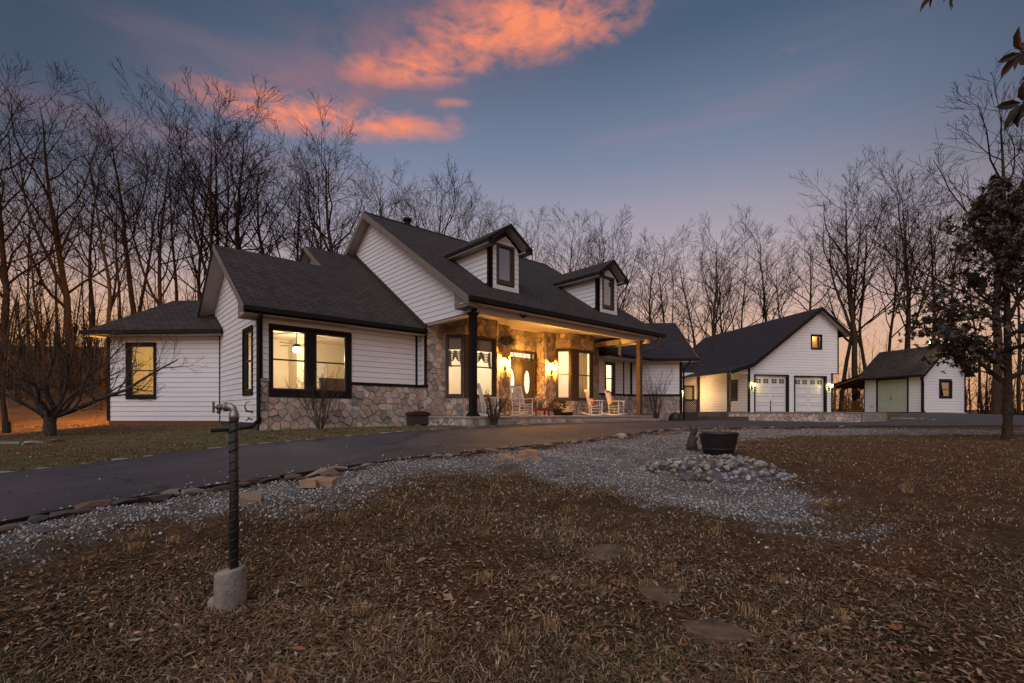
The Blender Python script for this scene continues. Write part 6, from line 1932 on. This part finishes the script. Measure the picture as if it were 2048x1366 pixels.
# spreading ornamental tree at the left
bp, bd_ = ground_px(98, 872)
ot = thing('ornamental_tree', 'low spreading bare tree with lichened limbs on the left lawn', 'tree', (bp[0], bp[1], bp[2]), YAW - PI / 2)
rnd_ = np.random.default_rng(8); tr = MB(); cr = MB()
tr.tube([(0, 0, -.2), (0, 0, .0), (.03, 0, .35), (.02, 0, .72)], [.25, .165, .14, .155], 10, False)
for ang, el_v, L, r in [(.06, .95, 3.0, .105), (.35, .38, 4.3, .10), (-.25, .62, 2.8, .07), (1.9, .8, 2.6, .08), (2.85, .52, 3.0, .11), (3.35, .75, 3.0, .09), (4.3, .7, 2.4, .07), (5.3, .7, 2.6, .07), (.7, .62, 3.4, .075), (.15, 1.2, 2.7, .09), (2.2, 1.15, 2.8, .085), (-.1, .30, 3.2, .05)]:
    L *= .84; r *= .78; el_v += .12
    d0 = np.array([math.cos(ang) * math.cos(el_v), math.sin(ang) * math.cos(el_v) * .8, math.sin(el_v)])
    a, b, c = branch(tr, np.array([math.cos(ang) * .12, math.sin(ang) * .1, .55]), unit(d0), L, r, 9, 7, rnd_, .17, .015, .2)
    grow(cr, a, b, c, L, 0, rnd_, [(9, .6, .42, 5, 4, .2), (6, .6, .5, 4, 3, .15), (4, .6, .55, 3, 3, .2)])
tr.build('trunk', 'bark_pale', ot, True); cr.build('crown', 'twig', ot)

lp, _ = ground_px(14, 866)
lt = thing('slim_tree', 'slim dark trunked sapling at the far left of the lawn', 'tree', tuple(lp), 0)
tr = MB(); cr = MB(); a, b, c = branch(tr, np.array([0, 0, -.1]), np.array([0, 0, 1.]), 4.6, .09, 8, 7, rnd_, .06, .05, .2); grow(cr, a, b, c, 4.6, 0, rnd_, [(10, .7, .35, 4, 4, .25), (6, .6, .5, 3, 3, .2), (3, .6, .5, 2, 3, .2)])
tr.build('trunk', 'bark', lt, True); cr.build('crown', 'twig', lt)
mb = MB(); mb.tube([(0, 0, -.05), (0, 0, .36)], .115, 9); mb.build('tree_guard', 'rubber', lt)


# bare shrubs
def shrub(label, base, H, stems, spread, seed, name='bare_shrub', thick=.014, sub=(6, 4), mt='twig'):
    t = thing(name, label, 'shrub', tuple(base)); r = np.random.default_rng(seed); st = MB(); tw = MB()
    for k in range(stems):
        a = r.uniform(0, 6.28); l = spread * math.sqrt(r.random())
        d = unit(np.array([math.cos(a) * l, math.sin(a) * l, 1.0]))
        p, q, c = branch(st, np.array([math.cos(a) * .05, math.sin(a) * .05, -.05]), d, H * r.uniform(.7, 1.1), thick * r.uniform(.7, 1.2), 7, 5, r, .09, .02, .25)
        grow(tw, p, q, c, H, 0, r, [(sub[0], .55, .30, 4, 3, .3), (sub[1], .6, .45, 3, 3, .2)])
    st.build('stems', mt, t, True); tw.build('twigs', mt, t)


shrub('bare twiggy shrub under the pair of left wing windows', (-3.85, 2.55, g1(-3.85, 2.55) - .02), 1.75, 17, .55, 21)
shrub('bare multi stemmed shrub before the right wing stone base', (*d2.p(1.15, -.75, 0)[:2], -.30), 2.5, 14, .42, 22, thick=.022)
q_, _ = ground_px(986, 851)
shrub('pruned bare bush with thick pale stems at the porch edge', (q_[0], q_[1], q_[2]), 1.15, 10, .38, 23, 'pruned_bush', .045, (5, 3), 'bark_pale')


# magnolias
def rosettes(mb, tips, rnd, ln=.15, wd=.032, per=8):
    T = [(.018, .017, .009), (.030, .026, .013), (.055, .036, .016), (.07, .04, .02), (.022, .015, .010)]
    for p, d in tips:
        t = T[int(rnd.integers(0, 5))]
        for k in range(per):
            q = side_dir(d, rnd.uniform(.7, 1.45), k * 2.4 + rnd.normal(0, .25)); q = unit(q + np.array([0, 0, rnd.normal(-.12, .2)]))
            e = unit(np.cross(q, d + 1e-3)); nrm = np.cross(e, q)
            s = rnd.uniform(.75, 1.3); L = ln * s; w = wd * s
            a = p + q * .01; b = p + q * L; m1 = p + q * L * .35; m2 = p + q * L * .72 - nrm * L * .06
            mb.add([a, m1 + e * w + nrm * .35 * w, m2 + e * w * .85 + nrm * .3 * w, b - nrm * L * .16, m2 - e * w * .85 + nrm * .3 * w, m1 - e * w + nrm * .35 * w, m1, m2], [(0, 1, 6), (1, 2, 7, 6), (2, 3, 7), (3, 4, 7), (4, 5, 6, 7), (5, 0, 6)], t)


def magnolia(name, label, base, limbs, trunk_pts, trunk_r, seed, spec, ln=.15, mt='bark_mossy', per=8, wd=.032):
    t = thing(name, label, 'tree', tuple(base), YAW - PI / 2); r = np.random.default_rng(seed); tr = MB(); br = MB(); lf = MB()
    tr.tube(trunk_pts, trunk_r, 10, False)
    tips = []

    def rec(pts, ds, rs, L, lev):
        if lev >= len(spec):
            tips.append((pts[-1], ds[-1]))
            if r.random() < .6: tips.append((pts[len(pts) // 2], side_dir(ds[len(ds) // 2], .9, r.uniform(0, 6))))
            return
        cnt, ang, l_, k, n, t0 = spec[lev]; m = len(pts) - 1; az = r.uniform(0, 6)
        for c in range(cnt):
            q = t0 + (1 - t0) * (c + r.uniform(.2, .9)) / cnt; f = min(q * m, m - .001); i = int(f); p = pts[i] * (1 - f + i) + pts[i + 1] * (f - i); az += 2.4
            a, b, cc = branch(br, p, side_dir(ds[i], ang + r.normal(0, .15), az), L * l_ * r.uniform(.7, 1.25) * (1.1 - .45 * q), max(.006, rs[i] * .5), k, n, r, .15, .05)
            rec(a, b, cc, L * l_, lev + 1)
        tips.append((pts[-1], ds[-1]))
    for p0, d0, L, rr_ in limbs:
        a, b, c = branch(tr, np.array(p0, float), unit(np.array(d0, float)), L, rr_, 7, 7, r, .10, .05, .2)
        rec(a, b, c, L, 0)
    rosettes(lf, tips, r, ln, wd, per)
    tr.build('trunk', mt, t, True); br.build('branches', 'bark', t); lf.build('crown', 'leaf', t)
    return t


mp_, md = ground_px(2014, 879)
mag_l = [((0, 0, h), (math.cos(a), math.sin(a) * .9, e), L, r_) for h, a, e, L, r_ in [(h * 1.13, a, e, L * .86, r_ * .8) for h, a, e, L, r_ in [
    (1.5, .1, .45, 2.6, .10), (1.4, 1.6, .5, 2.2, .09), (1.9, 3.1, .30, 2.5, .085), (1.7, 3.6, .35, 2.3, .08), (2.2, 4.5, .35, 2.0, .08), (2.1, 2.5, .38, 2.4, .08), (2.6, 5.6, .45, 2.1, .08), (2.9, .6, .6, 2.1, .07), (2.9, 3.0, .45, 2.5, .075), (3.2, 2.0, .7, 1.9, .065), (3.4, 4.0, .6, 2.1, .065), (3.7, 3.2, .7, 2.1, .06), (3.9, .2, .8, 1.9, .06), (4.2, 5.2, .8, 1.8, .055), (4.4, 2.7, .9, 1.8, .05), (4.6, 1.2, 1.1, 1.6, .05), (4.9, 3.8, 1.2, 1.5, .045), (5.1, 0, 1.4, 1.4, .045), (5.3, 2.4, 2.4, 1.4, .04)]]]
magnolia('magnolia_tree', 'dark leaved evergreen magnolia with a gnarled trunk at the right', mp_, mag_l, [(0, 0, -.2), (.0, 0, .1), (.02, 0, .55), (.05, .02, .85), (.03, 0, 1.2), (.02, 0, 2.0), (0, 0, 4.0), (0, 0, 6.1)], [.18, .125, .10, .135, .10, .09, .07, .028], 40, [(9, .85, .45, 4, 4, .15), (7, .8, .5, 3, 3, .2)], .105, per=10, wd=.022)
# a second one just outside the frame; only its branch tips reach in
x2, y2 = W(7.6, 4.4); z2 = g1(x2, y2)
tgt = [(1872, -20, 5.6), (2044, 105, 4.6), (2046, 205, 4.5)]
R3 = Matrix.Rotation(-(YAW - PI / 2), 3, 'Z')
lim2 = []
for px, py, d in tgt:
    e = Vector(at_d(px, py, d)); v = R3 @ (e - Vector((x2, y2, z2))); h = max(2.4, v.z - .2)
    dv = v - Vector((0, 0, h)); lim2.append(((0, 0, h), tuple(dv), dv.length, .04))
t2 = thing('overhanging_magnolia', 'magnolia standing off to the right with leafy twigs at the top right corner', 'tree', (x2, y2, z2), YAW - PI / 2)
r2 = np.random.default_rng(3); tr = MB(); lf = MB(); tr.tube([(0, 0, -.2), (0, 0, 2), (.05, 0, 4.0), (0, 0, 6.2)], [.2, .16, .12, .05], 9, False)
for p0, dv, L, rr_ in lim2:
    p0 = np.array(p0); dv = np.array(dv); pts = [p0 + dv * t + np.array([0, 0, .25 * math.sin(t * PI)]) for t in np.linspace(0, 1, 7)]
    tr.tube(pts, np.linspace(rr_, .008, 7), 6, False)
    rosettes(lf, [(pts[-1], unit(pts[-1] - pts[-2]))] + [(pts[-1] - unit(dv) * .12 * k + r2.normal(0, .05, 3), unit(dv + r2.normal(0, .5, 3))) for k in range(1, 3)], r2, .19, .036, 6)
for h, a in ((3.5, 0), (4.4, 1.3), (5.2, -1.0), (5.9, .4), (4.0, 5.2)):
    pts = [np.array([math.cos(a), math.sin(a), .5]) * t * 1.6 + np.array([0, 0, h]) for t in np.linspace(0, 1, 5)]
    tr.tube(pts, np.linspace(.05, .01, 5), 5, False)
    rosettes(lf, [(pts[-1] + r2.normal(0, .25, 3), unit(r2.normal(0, 1, 3))) for k in range(26)], r2, .17, .034, 8)
tr.build('trunk', 'bark_mossy', t2, True); lf.build('crown', 'leaf', t2)

# ------------------------------------------------------------------ ground cover
def cover_points(n, r0, r1, half=1.05, power=1.0, seed=1):
    r = np.random.default_rng(seed)
    d = r0 * (r1 / r0) ** (r.random(n) ** power); a = r.uniform(-half, half, n)
    lat = d * np.tan(a * .86); f = d
    return CAM[0] + lat * RGT[0] + f * FWD[0], CAM[1] + lat * RGT[1] + f * FWD[1], d


def near_noise(x, y, d=None):
    la = (x - CAM[0]) * RGT[0] + (y - CAM[1]) * RGT[1]; fd = (x - CAM[0]) * FWD[0] + (y - CAM[1]) * FWD[1]
    return np.clip((16 - np.hypot(la, fd)) / 10, 0, 1) * ((vnoise(x, y, .35, 5) - .5) * .05 + (vnoise(x, y, .9, 6) - .5) * .07)


def free(x, y):
    """open ground: not on the drive, in the house or on the terrace"""
    ok = ~inside(DRIVE, x, y)
    ok &= ~((x > -6) & (x < 16) & (y > 2.4) & (y < 15)) & ~((x > -.5) & (x < 9.8) & (y > -.9)) & ~((x + y > 2.6) & (x < -5) & (y > 7.5) & (x > -12))
    return ok


# dead leaves
def leaves():
    x, y, d = cover_points(105000, 1.9, 17, seed=5)
    x2, y2, d2_ = cover_points(60000, 17, 46, .98, seed=6)
    k2 = ((x2 - CAM[0]) * RGT[0] + (y2 - CAM[1]) * RGT[1] < -.80 * d2_)
    x = np.r_[x, x2[k2]]; y = np.r_[y, y2[k2]]; d = np.r_[d, d2_[k2]]
    r = np.random.default_rng(6)
    ga = gravel_amount(x, y); dens = np.where(d > 17, 1.0, np.clip(1.25 - (d - 2.2) / 3.6, .16, 1)) * (1 - .93 * ga) * np.clip(-.75 + 1.7 * vnoise(x, y, 1.3, 9) + 1.0 * vnoise(x, y, .35, 10), .03, 1)
    lw = (y > -1.9) & (x < 4); dens = np.where(lw & (d < 17), dens * .32, dens)
    ond = inside(DRIVE, x, y); k = (free(x, y) & (r.random(len(x)) < dens)) | (ond & (d < 17) & (r.random(len(x)) < .035))
    x, y, d = x[k], y[k], d[k]; n = len(x); ond = ond[k]
    L = r.uniform(.008, .031, n) * np.where(r.random(n) < .06, 1.6, 1) * np.where(d > 17, 2.2, np.clip(1.12 - .07 * d, .55, 1)) * (1 + .25 * (r.random(n) < .1)); wd = L * r.uniform(.28, .5, n)
    a = r.uniform(0, 2 * PI, n); tx = r.normal(0, .22, n); ty = r.normal(0, .22, n); curl = r.uniform(-.3, .45, n)
    # template: base, 3 left, tip, 3 right, mid1, mid2
    T = np.array([(-1, 0), (-.45, .75), (.05, .95), (.5, .55), (1, 0), (.5, -.55), (.05, -.95), (-.45, -.75), (-.35, 0), (.4, 0)])
    jig = r.uniform(.55, 1.25, (n, 10)); jig[:, [0, 4, 8, 9]] = 1
    U = T[None, :, 0] * L[:, None]; V = T[None, :, 1] * wd[:, None] * jig
    Zl = np.abs(V) * (.35 + curl[:, None]) + (U / L[:, None]) ** 2 * L[:, None] * curl[:, None] * .6
    Zl = Zl + U * tx[:, None] + V * ty[:, None]
    ca, sa = np.cos(a)[:, None], np.sin(a)[:, None]
    X = x[:, None] + U * ca - V * sa; Y = y[:, None] + U * sa + V * ca
    zb = gz(x, y) + np.where(ond, .032, near_noise(x, y) + r.uniform(.002, .02, n))
    Z = zb[:, None] + Zl - np.minimum(Zl.min(1), 0)[:, None] * .6
    F = np.array([(0, 8, 1), (1, 8, 9), (1, 9, 2), (2, 9, 3), (3, 9, 4), (4, 9, 5), (5, 9, 6), (6, 9, 7), (7, 9, 8), (7, 8, 0)])
    pal = np.array([(.19, .098, .047), (.26, .148, .078), (.10, .048, .024), (.34, .22, .13), (.21, .085, .032), (.40, .30, .21), (.16, .076, .042), (.075, .036, .02)])
    c = pal[r.choice(8, n, p=[.2, .18, .2, .09, .12, .04, .10, .07])] * r.uniform(.6, 1.15, (n, 1)); c = np.where((d > 17)[:, None], c * np.array([1.35, 1.05, .85]), c)
    v = np.stack([X, Y, Z], -1).reshape(-1, 3); f = (F[None] + (np.arange(n) * 10)[:, None, None]).reshape(-1, 3)
    o = np_mesh('leaf_litter', v, f.ravel(), np.arange(0, f.size, 3), 'litter', np.repeat(c, 10, 0), kind='stuff'); o['label'] = 'fallen brown leaves scattered over the yard'


leaves()


def grass():
    r = np.random.default_rng(12)
    x, y, d = cover_points(230000, 1.9, 17, seed=13)
    ga = gravel_amount(x, y)
    dens = np.clip(vnoise(x, y, .8, 14) * 1.5 - .2, .08, 1) * (1 - .95 * ga) * np.where(inside(CLAY, x, y), .35, 1)
    k = free(x, y) & (r.random(len(x)) < dens); x, y, d = x[k], y[k], d[k]
    # straw tufts
    tx_, ty_, td_ = cover_points(60, 2.2, 9, .8, seed=15); kk = free(tx_, ty_) & (gravel_amount(tx_, ty_) < .3)
    xs = np.repeat(tx_[kk], 60); ys = np.repeat(ty_[kk], 60); nt_ = len(xs)
    x = np.r_[x, xs + r.normal(0, .03, nt_)]; y = np.r_[y, ys + r.normal(0, .03, nt_)]; tuft = np.r_[np.zeros(len(d), bool), np.ones(nt_, bool)]
    n = len(x); h = np.where(tuft, r.uniform(.03, .075, n), r.uniform(.006, .032, n)); a = r.uniform(0, 6.28, n); ln = np.where(tuft, r.uniform(.2, .9, n), r.uniform(1.0, 3.6, n)) * h
    w = np.where(tuft, .0016, .0022) * r.uniform(.7, 1.4, n) * (1 + .12 * np.r_[d, np.full(nt_, 4)])
    zb = gz(x, y) + near_noise(x, y)
    P0 = np.stack([x, y, zb], 1); dr = np.stack([np.cos(a), np.sin(a), 0 * a], 1); sd_ = np.stack([-np.sin(a), np.cos(a), 0 * a], 1)
    M_ = P0 + dr * (ln * .4)[:, None] + np.array([0, 0, 1]) * (h * .75)[:, None]; T_ = P0 + dr * ln[:, None] + np.array([0, 0, 1]) * h[:, None]
    v = np.stack([P0 - sd_ * w[:, None], P0 + sd_ * w[:, None], M_ + sd_ * w[:, None] * .8, M_ - sd_ * w[:, None] * .8, T_], 1).reshape(-1, 3)
    b = (np.arange(n) * 5)[:, None]
    f = np.concatenate([b + np.array([[0, 1, 2]]), b + np.array([[0, 2, 3]]), b + np.array([[3, 2, 4]])], 0)
    lw = (y > -1.9) & (x < 4)
    dry = np.array([(.27, .175, .095), (.17, .10, .05), (.38, .27, .165), (.10, .056, .03), (.14, .095, .048)]); grn = np.array([(.075, .070, .024), (.11, .09, .036), (.19, .145, .07), (.05, .05, .018), (.14, .105, .048)])
    gmix = r.random(n) < np.where(lw, .75, np.clip(vnoise(x, y, 1.2, 16) * 1.2 - .62, .02, .55))
    c = np.where(gmix[:, None], grn[r.integers(0, 5, n)], dry[r.integers(0, 5, n)]) * r.uniform(.7, 1.2, (n, 1)); c = np.where(tuft[:, None], np.array([.30, .19, .09]) * r.uniform(.6, 1.2, (n, 1)), c)
    o = np_mesh('grass', v, f.ravel(), np.arange(0, f.size, 3), 'grass', np.repeat(c, 5, 0), kind='stuff'); o['label'] = 'sparse dry winter grass on the yard'


grass()


def gravel():
    r = np.random.default_rng(22)
    x, y, d = cover_points(110000, 3.0, 20, 1.0, seed=23)
    ga = gravel_amount(x, y); ond = inside(DRIVE, x, y); ed = seg_dist(np.array(NEAR), x, y, False); k = ((~ond) & (r.random(len(x)) < ga * .95 + .02)) | (ond & (r.random(len(x)) < .40 * np.exp(-ed / .09) + .002)); x, y, d = x[k], y[k], d[k]; n = len(x); ond = ond[k]
    s = r.uniform(.006, .016, n) * (1 + .03 * d); s[r.random(n) < .04] *= r.uniform(1.4, 2.4)
    T = np.array([(1, 0, 0), (0, 1, 0), (-1, 0, 0), (0, -1, 0), (0, 0, .75), (0, 0, -.6)], float)
    sc_ = r.uniform(.6, 1.35, (n, 6)); a = r.uniform(0, 6.28, n); ca, sa = np.cos(a)[:, None], np.sin(a)[:, None]
    tx = r.normal(0, .35, n)[:, None]
    U = T[None, :, 0] * sc_ * s[:, None]; V = T[None, :, 1] * sc_ * s[:, None]; Zl = T[None, :, 2] * sc_ * s[:, None] + U * tx
    z = (gz(x, y) + np.where(ond, .03, near_noise(x, y)))[:, None] + s[:, None] * .35
    v = np.stack([x[:, None] + U * ca - V * sa, y[:, None] + U * sa + V * ca, z + Zl], -1).reshape(-1, 3)
    F = np.array([(0, 1, 4), (1, 2, 4), (2, 3, 4), (3, 0, 4), (1, 0, 5), (2, 1, 5), (3, 2, 5), (0, 3, 5)]); f = (F[None] + (np.arange(n) * 6)[:, None, None]).reshape(-1, 3)
    pal = np.array([(.30, .285, .275), (.39, .375, .36), (.21, .20, .192), (.47, .45, .425), (.33, .285, .245), (.14, .13, .125)]); c = pal[r.integers(0, 6, n)] * r.uniform(.8, 1.15, (n, 1))
    o = np_mesh('gravel', v, f.ravel(), np.arange(0, f.size, 3), 'gravel', np.repeat(c, 6, 0), kind='stuff'); o['label'] = 'grey crushed gravel beside the driveway'


gravel()

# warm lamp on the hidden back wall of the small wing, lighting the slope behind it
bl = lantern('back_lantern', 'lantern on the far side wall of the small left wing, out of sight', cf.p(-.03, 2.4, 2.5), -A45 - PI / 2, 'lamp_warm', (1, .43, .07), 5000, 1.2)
